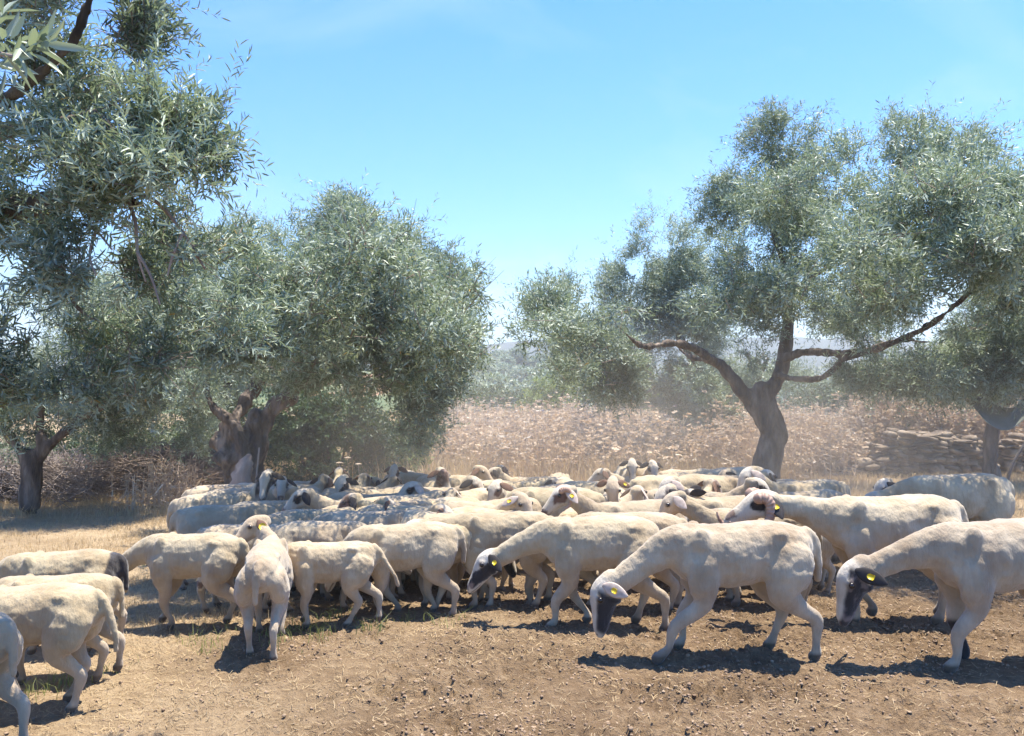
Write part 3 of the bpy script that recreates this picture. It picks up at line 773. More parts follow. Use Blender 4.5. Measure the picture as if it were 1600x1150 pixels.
# ------------------------------------------------------------------ sheep
def mat_coat():
    m, n, l, b, o = new_mat('shorn_fleece')
    a = n.new('ShaderNodeAttribute'); a.attribute_name = 'coat'
    t = n.new('ShaderNodeTexCoord')
    n1 = n.new('ShaderNodeTexNoise'); n1.inputs['Scale'].default_value = 7; n1.inputs['Detail'].default_value = 5
    mp = n.new('ShaderNodeMapping'); mp.inputs['Scale'].default_value = (1.0, 1.0, .35)
    n2 = n.new('ShaderNodeTexNoise'); n2.inputs['Scale'].default_value = 48; n2.inputs['Detail'].default_value = 6; n2.inputs['Roughness'].default_value = .62
    l(t.outputs['Object'], n1.inputs['Vector']); l(t.outputs['Object'], mp.inputs['Vector']); l(mp.outputs['Vector'], n2.inputs['Vector'])
    r1 = ramp(n, [(.3, (.80, .74, .67)), (.65, (1.08, 1.08, 1.08))])
    r2 = ramp(n, [(.3, (.91, .90, .89)), (.7, (1.05, 1.05, 1.05))])
    l(n1.outputs['Fac'], r1.inputs['Fac']); l(n2.outputs['Fac'], r2.inputs['Fac'])
    x1 = n.new('ShaderNodeMixRGB'); x1.blend_type = 'MULTIPLY'; x1.inputs['Fac'].default_value = 1
    x2 = n.new('ShaderNodeMixRGB'); x2.blend_type = 'MULTIPLY'; x2.inputs['Fac'].default_value = 1
    l(a.outputs['Color'], x1.inputs['Color1']); l(r1.outputs['Color'], x1.inputs['Color2'])
    l(x1.outputs['Color'], x2.inputs['Color1']); l(r2.outputs['Color'], x2.inputs['Color2'])
    l(x2.outputs['Color'], b.inputs['Base Color'])
    bp = n.new('ShaderNodeBump'); bp.inputs['Strength'].default_value = .85; bp.inputs['Distance'].default_value = .011
    l(n2.outputs['Fac'], bp.inputs['Height']); l(bp.outputs['Normal'], b.inputs['Normal'])
    b.inputs['Roughness'].default_value = .9; b.inputs['Specular IOR Level'].default_value = .15
    b.inputs['Sheen Weight'].default_value = .35; b.inputs['Sheen Roughness'].default_value = .5
    return m
M['coat'] = mat_coat()
def plain(name, col, rough=.6, spec=.4):
    m, n, l, b, o = new_mat(name)
    t = n.new('ShaderNodeTexCoord'); z = n.new('ShaderNodeTexNoise'); z.inputs['Scale'].default_value = 40
    r = ramp(n, [(.3, tuple(c * .8 for c in col)), (.7, tuple(min(1, c * 1.15) for c in col))])
    l(t.outputs['Object'], z.inputs['Vector']); l(z.outputs['Fac'], r.inputs['Fac']); l(r.outputs['Color'], b.inputs['Base Color'])
    b.inputs['Roughness'].default_value = rough; b.inputs['Specular IOR Level'].default_value = spec
    return m
M['eye'] = plain('sheep_eye', (.02, .012, .008), .15, .6)
M['tag'] = plain('yellow_ear_tag', (.82, .60, .03), .4, .5)
M['ear_white'] = plain('pale_ear', (.50, .40, .33), .9, .2)
M['ear_dark'] = plain('dark_ear', (.03, .026, .026), .8, .3)
M['ear_brown'] = plain('brown_ear', (.16, .09, .06), .8, .3)
def mat_horn():
    m, n, l, b, o = new_mat('ridged_horn')
    t = n.new('ShaderNodeTexCoord'); z = n.new('ShaderNodeTexNoise'); z.inputs['Scale'].default_value = 25
    r = ramp(n, [(.3, (.27, .155, .105)), (.7, (.48, .32, .235))])
    l(t.outputs['Object'], z.inputs['Vector']); l(z.outputs['Fac'], r.inputs['Fac']); l(r.outputs['Color'], b.inputs['Base Color'])
    b.inputs['Roughness'].default_value = .6
    return m
M['horn'] = mat_horn()

WOOL, WHITE, BLACK, BROWN, PINK, HOOF = [np.array(c) for c in ((.50, .412, .285), (.57, .505, .41), (.032, .027, .026), (.13, .075, .055), (.42, .29, .235), (.13, .095, .065))]
D2R = math.pi / 180

def head_frame(el, yaw, nlen, hyaw, hpitch):
    """neck end point and head axes in the sheep's own frame (unit size)"""
    d = np.array([math.cos(el) * math.cos(yaw), math.cos(el) * math.sin(yaw), math.sin(el)])
    n0 = np.array([.335, 0, .585])
    j = n0 + d * nlen
    ya = yaw + hyaw
    a = np.array([math.cos(hpitch) * math.cos(ya), math.cos(hpitch) * math.sin(ya), math.sin(hpitch)])
    s = np.array([-math.sin(ya), math.cos(ya), 0]); u = np.cross(a, s)
    return n0, d, j, a, s, u

def build_sheep(D=None, px=None, xy=None, head=None, hd=180, s=.82, el=10, yaw=0, nlen=.30, hyaw=0, hp=-25, face='white', ear='white', tag_=0, horn=0,
                legs=(0, 0, 0, 0), tail=1, rump=None, legblack=(), fat=1.0, tone=1.0, ears='side', label='', group='sheep packed together in the shade', vox=None, fuzz=0, tailpose=0, tagk=1.0):
    hd_, el_, yaw_, hyaw_, hp_ = hd * D2R, el * D2R, yaw * D2R, hyaw * D2R, hp * D2R
    Rz = np.array([[math.cos(hd_), -math.sin(hd_), 0], [math.sin(hd_), math.cos(hd_), 0], [0, 0, 1]])
    if head is not None:
        T = at(*head); best = None
        for e in range(-55, 80, 3):
            n0, d, j, a, sd, u = head_frame(e * D2R, yaw_, nlen, hyaw_, hp_)
            c = (Rz @ ((j + a * .07) * s))
            bx, by = T.x - c[0], T.y - c[1]
            err = abs(Hs(bx, by) + c[2] - T.z) + .0006 * abs(e - 40)
            if best is None or err < best[0]: best = (err, e, bx, by)
        el_ = best[1] * D2R; bx, by = best[2], best[3]
    elif xy is not None: bx, by = xy
    else: bx, by = (px - 800) / F * D, D
    bz = Hs(bx, by)
    by_ = by
    if vox is None: vox = .0100 if by_ < 5.6 else .0155
    mb = MB()
    F_ = fat
    j_ = random.uniform
    # torso, rump to chest
    ar = random.uniform(-.012, .016)
    xs = [(-.395, .555, .06, .055), (-.37, .548, .110, .10), (-.315, .545, .148, .145), (-.20, .538 + ar * .6, .178, .163), (-.05, .512 + ar, .195, .187), (.08, .500 + ar * .5, .20, .188), (.19, .512, .190, .162), (.28, .545, .165, .130), (.35, .565, .12, .09)]
    loft(mb, [(x, 0, z + a * .14) for x, z, a, b in xs], [(b * F_ * .83, a * .86 * (1 + .35 * (F_ - 1))) for x, z, a, b in xs], n=20, sub=3, power=2.15)
    n0, dn, hj, a, sd, u = head_frame(el_, yaw_, nlen, hyaw_, hp_)
    mid = n0 + dn * nlen * .5 + np.array([0, 0, .012])
    loft(mb, [(.18, 0, .55), (.27, 0, .575), n0 + dn * .03, mid, hj + a * .0 - u * .010], [(.10, .14), (.088, .132), (.070, .104), (.050, .074), (.045, .060)], n=16, sub=3)
    # head: skull to nose, then jaw
    hl = [(-.055, .002, .046, .050), (-.01, .012, .060, .070), (.035, .008, .063, .080), (.085, -.004, .053, .070), (.135, -.018, .043, .055), (.18, -.030, .040, .046), (.215, -.040, .036, .038), (.232, -.046, .028, .028)]
    loft(mb, [hj + a * x + u * z for x, z, w_, h_ in hl], [(w_, h_) for x, z, w_, h_ in hl], up=u, n=14, sub=3)
    for q in (1, -1):
        sphere(mb, hj + a * .052 + sd * q * .050 + u * .036, (.024, .022, .020), 8)
        sphere(mb, hj + a * .03 + sd * q * .040 - u * .040, (.04, .025, .032), 8)
    # limbs; legs = forward offsets of front-left, front-right, hind-left, hind-right hooves
    bo = {}
    for k, q in ((0, 1), (1, -1)):
        o = legs[k]
        lift = abs(o) * .0
        pts = [(.18, .095 * q, .52), (.195, .105 * q, .41), (.175 + .1 * o, .095 * q, .30), (.190 + .45 * o + .012 + abs(o) * .12, .09 * q, .19), (.175 + .8 * o, .085 * q, .085), (.175 + o * .95, .083 * q, .045), (.192 + o, .083 * q, .018)]
        loft(mb, pts, [(.055, .095), (.054, .085), (.040, .052), (.031, .035), (.0185, .021), (.026, .028), (.027, .034)], up=(1, 0, 0), n=12, sub=3)
    for k, q in ((2, 1), (3, -1)):
        o = legs[k]
        pts = [(-.27, .085 * q, .55), (-.235, .112 * q, .45), (-.205 + .15 * o, .108 * q, .35), (-.285 + .45 * o, .09 * q, .262), (-.335 + .62 * o, .085 * q, .212), (-.312 + .85 * o, .083 * q, .10), (-.300 + .97 * o, .083 * q, .045), (-.282 + o, .083 * q, .018)]
        loft(mb, pts, [(.075, .12), (.072, .118), (.054, .080), (.033, .044), (.028, .038), (.019, .022), (.026, .029), (.027, .034)], up=(1, 0, 0), n=12, sub=3)
    # hip and shoulder bones under the shorn coat
    for q in (1, -1):
        sphere(mb, (-.20, .090 * q, .655), (.05, .032, .026), 8)
        sphere(mb, (.20, .088 * q, .60), (.055, .040, .10), 8)
        sphere(mb, (.27, .075 * q, .49), (.05, .04, .06), 8)
    if tail:
        tp = tailpose
        loft(mb, [(-.37, 0, .655), (-.415, .01, .61), (-.43 - tp * .3, .02, .51), (-.43 - tp * .7, .02, .41), (-.41 - tp, .02, .33)][:5 if tail > 1 else 4], [(.036, .03), (.030, .025), (.023, .021), (.020, .019), (.017, .017)][:5 if tail > 1 else 4], up=(1, 0, 0), n=10, sub=3)
    me = mb.mesh('tmp')
    tmp = bpy.data.objects.new('tmp', me); C.objects.link(tmp)
    md = tmp.modifiers.new('r', 'REMESH'); md.mode = 'VOXEL'; md.voxel_size = vox
    ms = tmp.modifiers.new('s', 'SMOOTH'); ms.iterations = 5 if vox < .014 else 3; ms.factor = .5
    dg = bpy.context.evaluated_depsgraph_get()
    nm = bpy.data.meshes.new_from_object(tmp.evaluated_get(dg))
    bpy.data.objects.remove(tmp); bpy.data.meshes.remove(me)
    nm.name = 'sheep'
    n_ = len(nm.vertices)
    co = np.empty(n_ * 3, np.float32); nm.vertices.foreach_get('co', co); co = co.reshape(-1, 3).astype(float)
    no = np.empty(n_ * 3, np.float32); nm.vertices.foreach_get('normal', no); no = no.reshape(-1, 3).astype(float)
    sd_ = RS.rand(3) * 40
    # colour of the coat, face patches, bare legs, hooves
    q = co - hj
    hx, hy, hz = q @ a, q @ sd, q @ u
    inh = smooth(-.055, -.01, hx + hz * .35) * (np.abs(hy) < .11) * (np.abs(hz) < .13) * (np.linalg.norm(q, axis=1) < .34)
    wool = np.clip(smooth(.26, .36, co[:, 2]), 0, 1) * (1 - inh)
    hol = np.exp(-(((co[:, 0] + .10) / .07) ** 2 + ((co[:, 2] - .585) / .055) ** 2)) + .7 * np.exp(-(((co[:, 0] - .11) / .03) ** 2 + ((co[:, 2] - .50) / .12) ** 2)) + .5 * np.exp(-(((co[:, 0] + .165) / .03) ** 2 + ((co[:, 2] - .46) / .08) ** 2))
    rib = np.sin(co[:, 0] * 105) * np.exp(-(((co[:, 0] - .02) / .09) ** 2 + ((co[:, 2] - .52) / .09) ** 2))
    co = co - no * (hol * .007 * (np.abs(co[:, 1]) > .05) - rib * .0012)[:, None]
    co2 = co + no * (wool * (.010 * 2 * fbm(co * 7 + sd_, 3) + .0075 * 2 * fbm(co * 26 + sd_, 3)))[:, None]
    nz = fbm(co * 9 + sd_, 3); nz2 = fbm(co * 34 + sd_, 3)
    col = np.tile(WOOL * tone, (n_, 1))  # tone puts some shade into the coat of sheep under the trees
    blot = smooth(.02, .22, fbm(co * np.array([5, 5, 3.2]) + sd_ * 1.7, 4))[:, None] * .6
    col = col * (1 - blot) + blot * np.array([.38, .285, .185])
    hue = np.array([1, random.uniform(.985, 1.01), random.uniform(.93, 1.02)]) * random.uniform(.86, 1.05)
    col = col * hue
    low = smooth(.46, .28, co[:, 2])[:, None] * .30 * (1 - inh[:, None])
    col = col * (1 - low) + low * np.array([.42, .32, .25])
    leg = smooth(.30, .24, co[:, 2])[:, None] * (1 - inh[:, None])
    col = col * (1 - leg) + leg * np.array([.46, .375, .275]) * tone
    mud = (smooth(.16, .03, co[:, 2]) * smooth(-.12, .15, nz))[:, None] * .7 * (1 - inh[:, None])
    col = col * (1 - mud) + mud * np.array([.16, .11, .08])
    hoof = (smooth(.050, .036, co[:, 2]) * (1 - inh))[:, None]
    col = col * (1 - hoof) + hoof * HOOF
    for k in legblack:
        sx = 1 if k < 2 else -1; sy = 1 if k % 2 == 0 else -1
        mk = (smooth(.24, .20, co[:, 2] + nz * .1) * (co[:, 0] * sx > 0) * (co[:, 1] * sy > 0) * (1 - inh))[:, None]
        col = col * (1 - mk) + mk * BLACK
    if rump is not None:
        mk = smooth(-.335, -.355, co[:, 0] + nz * .08)[:, None] * (co[:, 2] > .42)[:, None]
        col = col * (1 - mk) + mk * np.array([.05, .045, .045])
    fc = np.tile(WHITE * (.94 if face == 'cream' else 1), (n_, 1))
    if face == 'cream': fc = fc * np.array([.95, .86, .76])
    def patch(c, r, colr, soft=.25):
        nonlocal fc
        for sg in (1, -1):
            dd = np.sqrt(((hx - c[0]) / r[0]) ** 2 + ((hy * sg - c[1]) / r[1]) ** 2 + ((hz - c[2]) / r[2]) ** 2) + nz * .9 + nz2 * 1.3
            k_ = smooth(1.0 + soft * .5, 1.0 - soft * .5, dd)[:, None]
            fc = fc * (1 - k_) + k_ * colr
    if face == 'eye': patch((.055, .060, .018), (.042, .045, .038), BLACK); patch((.21, .0, -.02), (.03, .04, .028), PINK * .5)
    if face == 'browneye': patch((.06, .05, .012), (.055, .04, .040), BROWN); patch((.23, .0, -.035), (.030, .04, .03), BROWN)
    if face in ('black', 'blackall', 'brown', 'blaze'):
        bc = BROWN if face == 'brown' else BLACK
        k_ = smooth(-.03, .0, hx + nz * .08)
        if face in ('blaze', 'black'): k_ = k_ * (1 - smooth(-.024, -.010, hz - (.086 - .38 * np.clip(hx, 0, .3)) + nz * .02) * (hx > -.02)) * (smooth(.235, .205, hx + nz * .05) if face == 'blaze' else 1) * smooth(-.115, -.06, hz - nz * .05 + hx * .1)
        if face == 'blaze': k_ = k_ * smooth(-.0, .03, hx + nz * .06)
        if face == 'brown': k_ = k_ * smooth(.17, .12, hx + nz * .1)
        bb = bc + smooth(.02, .2, nz2 + .5 * nz)[:, None] * np.array([.16, .13, .12]) * (face in ('black', 'blackall', 'brown'))
        fc = fc * (1 - k_[:, None]) + k_[:, None] * bb
    if face == 'half': patch((.10, .05, -.02), (.11, .032, .05), BLACK); patch((.2, 0, -.03), (.04, .03, .02), PINK * .6)
    if face in ('white', 'cream'): patch((.228, .0, -.035), (.022, .03, .022), PINK)
    for sg in (1, -1):                        # nostrils and mouth
        dd = np.sqrt(((hx - .236) / .010) ** 2 + ((hy - sg * .014) / .007) ** 2 + ((hz + .030) / .008) ** 2)
        k_ = smooth(1.3, .7, dd)[:, None]; fc = fc * (1 - k_) + k_ * np.array([.05, .03, .03])
    k_ = (smooth(.016, .004, np.sqrt((hx - .058) ** 2 + (hz - .034) ** 2) - .012) * (np.abs(hy) > .03))[:, None] * .55; fc = fc * (1 - k_) + k_ * np.array([.10, .07, .055])
    k_ = (smooth(.006, .002, np.abs(hz + .062 + .0 * hx)) * (hx > .16))[:, None] * .7
    fc = fc * (1 - k_) + k_ * np.array([.08, .05, .045])
    col = col * (1 - inh[:, None]) + inh[:, None] * fc
    col = np.clip(col, .01, .9)
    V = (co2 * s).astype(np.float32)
    nm.vertices.foreach_set('co', V.ravel())
    nm.polygons.foreach_set('use_smooth', np.ones(len(nm.polygons), dtype=bool)); nm.update()
    if fuzz:                                   # short stubble of the coat, part of the same mesh
        k = RS.choice(n_, min(fuzz, n_ * 3), replace=True)
        w_ok = (wool[k] > .3); k = k[w_ok]
        nf = len(nm.polygons)
        npoly_l = np.empty(len(nm.loops), np.int32); nm.loops.foreach_get('vertex_index', npoly_l)
        quads = npoly_l.reshape(-1, 4) if len(npoly_l) == nf * 4 else None
        if quads is not None:
            b0 = V[k] + RS.normal(size=(len(k), 3)) * vox * s * .45
            g = no[k] * .8 + np.array([-.25, 0, -.55]) + RS.normal(size=(len(k), 3)) * .45
            g = g - no[k] * np.minimum(0, (g * no[k]).sum(1, keepdims=True) - .35)
            g /= np.linalg.norm(g, axis=1, keepdims=True)
            sw = np.cross(g, rand_dir(len(k))); sw /= np.linalg.norm(sw, axis=1, keepdims=True) + 1e-9
            ln = (.009 + .013 * RS.rand(len(k), 1)) * s
            b0 = b0 - no[k] * .003
            FV = np.stack([b0 - sw * .0011, b0 + sw * .0011, b0 + g * ln], 1).reshape(-1, 3)
            nm2 = mesh_np('sheep', np.vstack([V, FV]), quads=quads, tris=np.arange(len(FV)).reshape(-1, 3) + n_, smooth_=True)
            cc = np.repeat(col[k] * (.92 + .2 * RS.rand(len(k), 1)), 3, 0)
            col = np.vstack([col, np.clip(cc, 0, .9)])
            bpy.data.meshes.remove(nm); nm = nm2; n_ = len(nm.vertices)
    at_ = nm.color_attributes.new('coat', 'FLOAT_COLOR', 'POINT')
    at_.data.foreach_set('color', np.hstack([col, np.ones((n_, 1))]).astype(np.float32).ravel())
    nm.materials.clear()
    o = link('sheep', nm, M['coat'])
    o.location = (bx, by, bz - .004); o.rotation_euler.z = hd_
    tag(o, label, 'sheep', group)
    # eyes, ears, tag, horns
    for q_ in (1, -1):
        e = MB(); sphere(e, (hj + a * .058 + sd * q_ * .063 + u * .034) * s, .0150 * s, 8)
        e.build('eye', M['eye'], o)
        em = MB()
        b_ = hj + a * -.016 + sd * q_ * .050 + u * .040
        if ears == 'side': dr = sd * q_ * .72 - u * .62 - a * .10
        elif ears == 'back': dr = sd * q_ * .5 - u * .1 - a * .8
        else: dr = sd * q_ * .75 - u * .75 + a * .1
        dr = dr / np.linalg.norm(dr)
        fl = np.cross(dr, a if ears != 'back' else u); fl /= np.linalg.norm(fl)
        wd_ = np.cross(fl, dr)
        up_ = fl
        pts = [b_ + dr * t * .132 + (-u) * .02 * t * t for t in (0, .2, .5, .8, 1.0)]
        loft(em, [p * s for p in pts], np.array([(.014, .010), (.030, .008), (.036, .006), (.025, .005), (.006, .003)]) * s, up=up_, n=10, sub=3)
        eo = em.build('ear', M['ear_' + ear], o)
        if tag_ and (tag_ == q_ or tag_ == 2):
            tm = MB(); c = pts[2] * s
            # a small plate with a rounded head, hanging flat on the ear
            nf_ = np.array(up_) * .009 * s
            w2, l2 = wd_ * .013 * s * tagk, dr * .016 * s * tagk
            for sg in (1, -1):
                ring = [c + nf_ * sg + w2 * x_ + l2 * y_ for x_, y_ in ((-1, -.3), (1, -.3), (1, 1), (.6, 1.25), (-.6, 1.25), (-1, 1))]
                ring += [c + nf_ * sg + w2 * x_ * .5 + l2 * y_ for x_, y_ in ((-.8, -.9), (.8, -.9))]
                r2 = [p + nf_ * sg * .35 for p in ring]
                V8 = ring + r2
                order = [6, 7, 1, 2, 3, 4, 5, 0]
                Qs = [(order[i_], order[(i_ + 1) % 8], order[(i_ + 1) % 8] + 8, order[i_] + 8) for i_ in range(8)]
                Ts = [(order[0], order[i_], order[i_ + 1]) for i_ in range(1, 7)] + [(order[0] + 8, order[i_ + 1] + 8, order[i_] + 8) for i_ in range(1, 7)]
                tm.add(V8, Qs, Ts)
            tm.build('ear_tag', M['tag'], eo, sm=False)
        if horn:
            hm = MB(); b_ = hj + a * .005 + sd * q_ * .034 + u * .055
            R_h = (.088 if horn > .8 else .11) * horn; pts = []; rr = []
            N = 150
            for t in np.linspace(0, 1, N):
                an = t * math.pi * (1.6 if horn > .8 else 1.2) + .1
                c = b_ + a * (.055 + .11 * t if horn > .8 else .03) + (-a) * (R_h * math.sin(an)) + u * (-R_h * (1 - math.cos(an)) + .02 * math.sin(an)) * 1.0 + sd * q_ * (.045 + .06 * t) * horn
                pts.append(c * s); rr.append((.028 * (1 - t) ** .7 + .005) * (1 + .055 * math.sin(t * 120)) * s * horn ** .6)
            loft(hm, pts, rr, up=sd, n=12, sub=1)
            hm.build('horn', M['horn'], o)
    return o

FRONT = 'sheep walking along the front of the flock'
MIDG = 'sheep crowded in the middle of the flock'
BACKG = 'sheep at the back of the flock'
S = build_sheep
# --- front row, left to right
S(px=-100, D=3.2, hd=172, s=.80, el=-10, legs=(.08, -.05, .06, -.10), group=FRONT, tail=1, label='pale sheep cut by the left edge, only its rump and hind legs showing')
S(px=45, D=3.62, hd=184, s=.79, el=-20, hp=-50, legs=(.05, -.06, .03, .12), tail=2, tailpose=.07, group=FRONT, label='sheep with long hanging tail at lower left, second from the left edge')
S(px=84, D=3.95, hd=188, s=.73, el=-15, legs=(0, .1, .0, -.08), tail=1, group=FRONT, label='sheep mostly hidden behind the long-tailed one at lower left')
S(px=98, D=4.35, hd=186, s=.76, el=-35, hp=-60, rump=1, legs=(0, .05, .1, -.05), group=FRONT, label='sheep with a dark patch on its rump, farthest of the lower left four')
S(px=300, D=4.75, hd=176, s=.78, el=-32, hp=-35, yaw=8, face='half', ear='dark', legs=(-.05, .10, -.16, .06), tail=1, fat=.95, group=FRONT, label='lone pale sheep with head lowered left, side-on beside the far left gap')
S(px=416, D=4.42, hd=100, s=.79, el=30, yaw=32, nlen=.28, hyaw=70, hp=-28, tag_=2, tagk=2.0, ear='brown', face='cream', legs=(.05, -.05, .06, -.06), tail=1, fat=.92, group=FRONT, label='thin sheep seen from behind turning its yellow-tagged head back to the left')
S(px=515, D=4.72, hd=183, s=.70, el=-45, yaw=-30, nlen=.22, hp=-60, legs=(0, .05, .14, -.10), tail=2, tailpose=.16, fat=.92, group=FRONT, label='small pale sheep side-on with its thin tail swung out to the right')
S(px=634, D=5.0, hd=187, s=.83, el=-40, yaw=-20, hp=-60, nlen=.24, legs=(.02, -.12, -.05, .08), tail=1, group=FRONT, label='smooth cream sheep side-on just right of the one with the swinging tail')
S(px=785, D=5.2, hd=183, s=.86, el=0, tone=.92, legs=(.04, -.08, .05, -.06), tail=1, group=FRONT, label='tan shaggy-flanked sheep in the centre front, its ends hidden by neighbours')
S(px=935, D=4.72, hd=177, s=.92, el=-26, nlen=.38, hp=-42, face='half', ear='dark', tag_=1, legs=(.12, -.12, -.12, .04), tail=0, group=FRONT, label='beige sheep in centre stooping to sniff the ground with white blazed face')
S(px=1150, D=4.2, hd=182, s=1.0, el=-34, nlen=.40, hp=-68, face='blaze', ear='white', tag_=1, legs=(.24, .10, -.10, .08), tail=1, fat=.93, group=FRONT, label='big beige sheep stooping with black face, white blaze and yellow tag, right of centre')
S(px=1388, D=4.8, hd=180, s=1.06, el=12, nlen=.36, hp=-14, face='eye', ear='dark', tag_=1, horn=1.0, legs=(.04, -.14, .05, -.05), tail=1, group=FRONT, label='large pale ram with thick curled ridged horns standing behind the black-faced sheep')
S(px=1570, D=4.12, hd=181, s=1.06, el=-20, nlen=.40, hp=-62, face='black', ear='dark', tag_=1, legs=(.12, -.04, .02, -.1), legblack=(1,), tail=1, group=FRONT, label='large sheep at right edge with lowered black face and one black foreleg')
S(px=1495, D=6.5, hd=186, s=1.10, el=-14, hp=-40, tail=1, legs=(0, .05, 0, 0), group=MIDG, label='grey-shaded tall-rumped sheep behind at the right edge')
# --- heads raised inside the flock
S(head=(415, 755, 6.7), hd=25, s=.86, yaw=-40, hyaw=-80, hp=-45, face='black', ear='dark', label='sheep with black face and thin white blaze lifting its head before the knotted trunk')
S(head=(440, 762, 7.2), hd=-30, s=.84, yaw=-30, hyaw=-20, hp=-30, face='eye', ear='dark', label='sheep whose small black-eared head shows right beside the white-blazed black face')
S(head=(465, 783, 6.1), hd=192, s=.86, hyaw=-4, hp=-26, face='eye', ear='dark', label='white-faced sheep with round black eye patch and pricked black ear looking left')
S(head=(531, 741, 7.9), hd=95, s=.86, hp=-10, face='brown', ear='brown', label='sheep seen from behind with brownish head below the dry umbels')
S(head=(532, 762, 7.0), hd=-110, s=.84, hp=-45, face='half', ear='dark', label='sheep facing the viewer with a small dark eye patch under the brown-headed one')
S(head=(542, 790, 5.9), hd=160, s=.84, hyaw=15, hp=-30, face='brown', ear='dark', label='sheep with dark brown face patch and drooping ear, head over the left backs')
S(head=(571, 752, 7.5), hd=82, s=.86, hp=-20, tone=.92, face='cream', ear='brown', label='sheep whose shaded rounded head stands just right of the umbel stalks')
S(head=(615, 742, 8.3), hd=-95, s=.86, hp=-48, face='browneye', ear='brown', label='far sheep facing the viewer with brown-ringed eyes at the back left')
S(head=(636, 768, 6.6), hd=215, s=.86, hyaw=-5, hp=-20, face='eye', ear='white', label='sheep with raised chin and dark eye patch in left middle')
S(head=(694, 747, 7.8), hd=-70, s=.86, hyaw=20, hp=-40, face='brown', ear='brown', label='far sheep with streaky brown head left of the field gap')
S(head=(708, 776, 6.6), hd=80, s=.80, hp=-20, tone=.92, face='cream', label='low-headed sheep in shade at the middle of the flock')
S(head=(757, 740, 8.4), hd=-20, s=.84, hp=-30, face='cream', ear='brown', label='far pale sheep with one raised ear at the back edge')
S(head=(772, 769, 6.6), hd=235, s=.86, hp=-45, face='browneye', ear='brown', label='sheep with patched brown eyes facing the viewer in middle shade')
S(head=(820, 792, 5.7), hd=-35, s=.86, hyaw=-15, hp=-42, face='cream', ear='white', tag_=-1, label='cream sheep with lowered head and big pale ear, left of the short-horned one')
S(head=(873, 778, 5.65), hd=187, s=.90, hp=-28, face='browneye', ear='white', horn=.55, tag_=1, label='white sheep with large brown eye patch and short curled horn near the centre')
S(head=(957, 770, 6.3), hd=-100, s=.88, hp=-58, face='cream', ear='brown', tag_=1, label='tan-headed sheep facing the viewer with a yellow tag on its ear')
S(head=(1040, 766, 6.5), hd=190, s=.88, hp=-40, face='eye', ear='white', label='white-headed sheep with black eye blotch between tan head and black head')
S(head=(1068, 782, 5.95), hd=176, s=.88, hp=-30, ears='back', face='blackall', ear='dark', label='sheep with wholly black head and ear pointing back')
S(head=(1046, 792, 5.3), hd=172, s=.86, hp=-45, nlen=.34, tone=.92, face='cream', ear='white', label='grey-shaded sheep resting its head on the back ahead of it')
S(head=(988, 733, 8.8), hd=-92, s=.88, hp=-50, face='half', ear='dark', label='far sheep with white blaze facing the viewer, left one of the pair at the back')
S(head=(1021, 735, 8.7), hd=-85, s=.88, hp=-45, tone=.92, face='eye', ear='dark', label='far grey-faced sheep, right one of the pair at the back')
S(head=(934, 743, 8.8), hd=183, s=.84, hp=-22, face='white', ear='brown', label='far white sheep looking left, its nose toward the field')
S(head=(1165, 752, 6.9), hd=192, s=.94, hp=-45, face='white', ear='white', label='large white-headed sheep bowing left in front of the crooked tree trunk')
S(head=(1190, 768, 6.3), hd=-20, s=.90, hyaw=10, hp=-35, face='eye', ear='dark', label='sheep with black eye spot and dark ear just behind the ram horns')
S(head=(1376, 767, 6.7), hd=196, s=.90, hp=-45, face='eye', ear='dark', label='sheep with a round black eye spot peering over the ram\'s back')
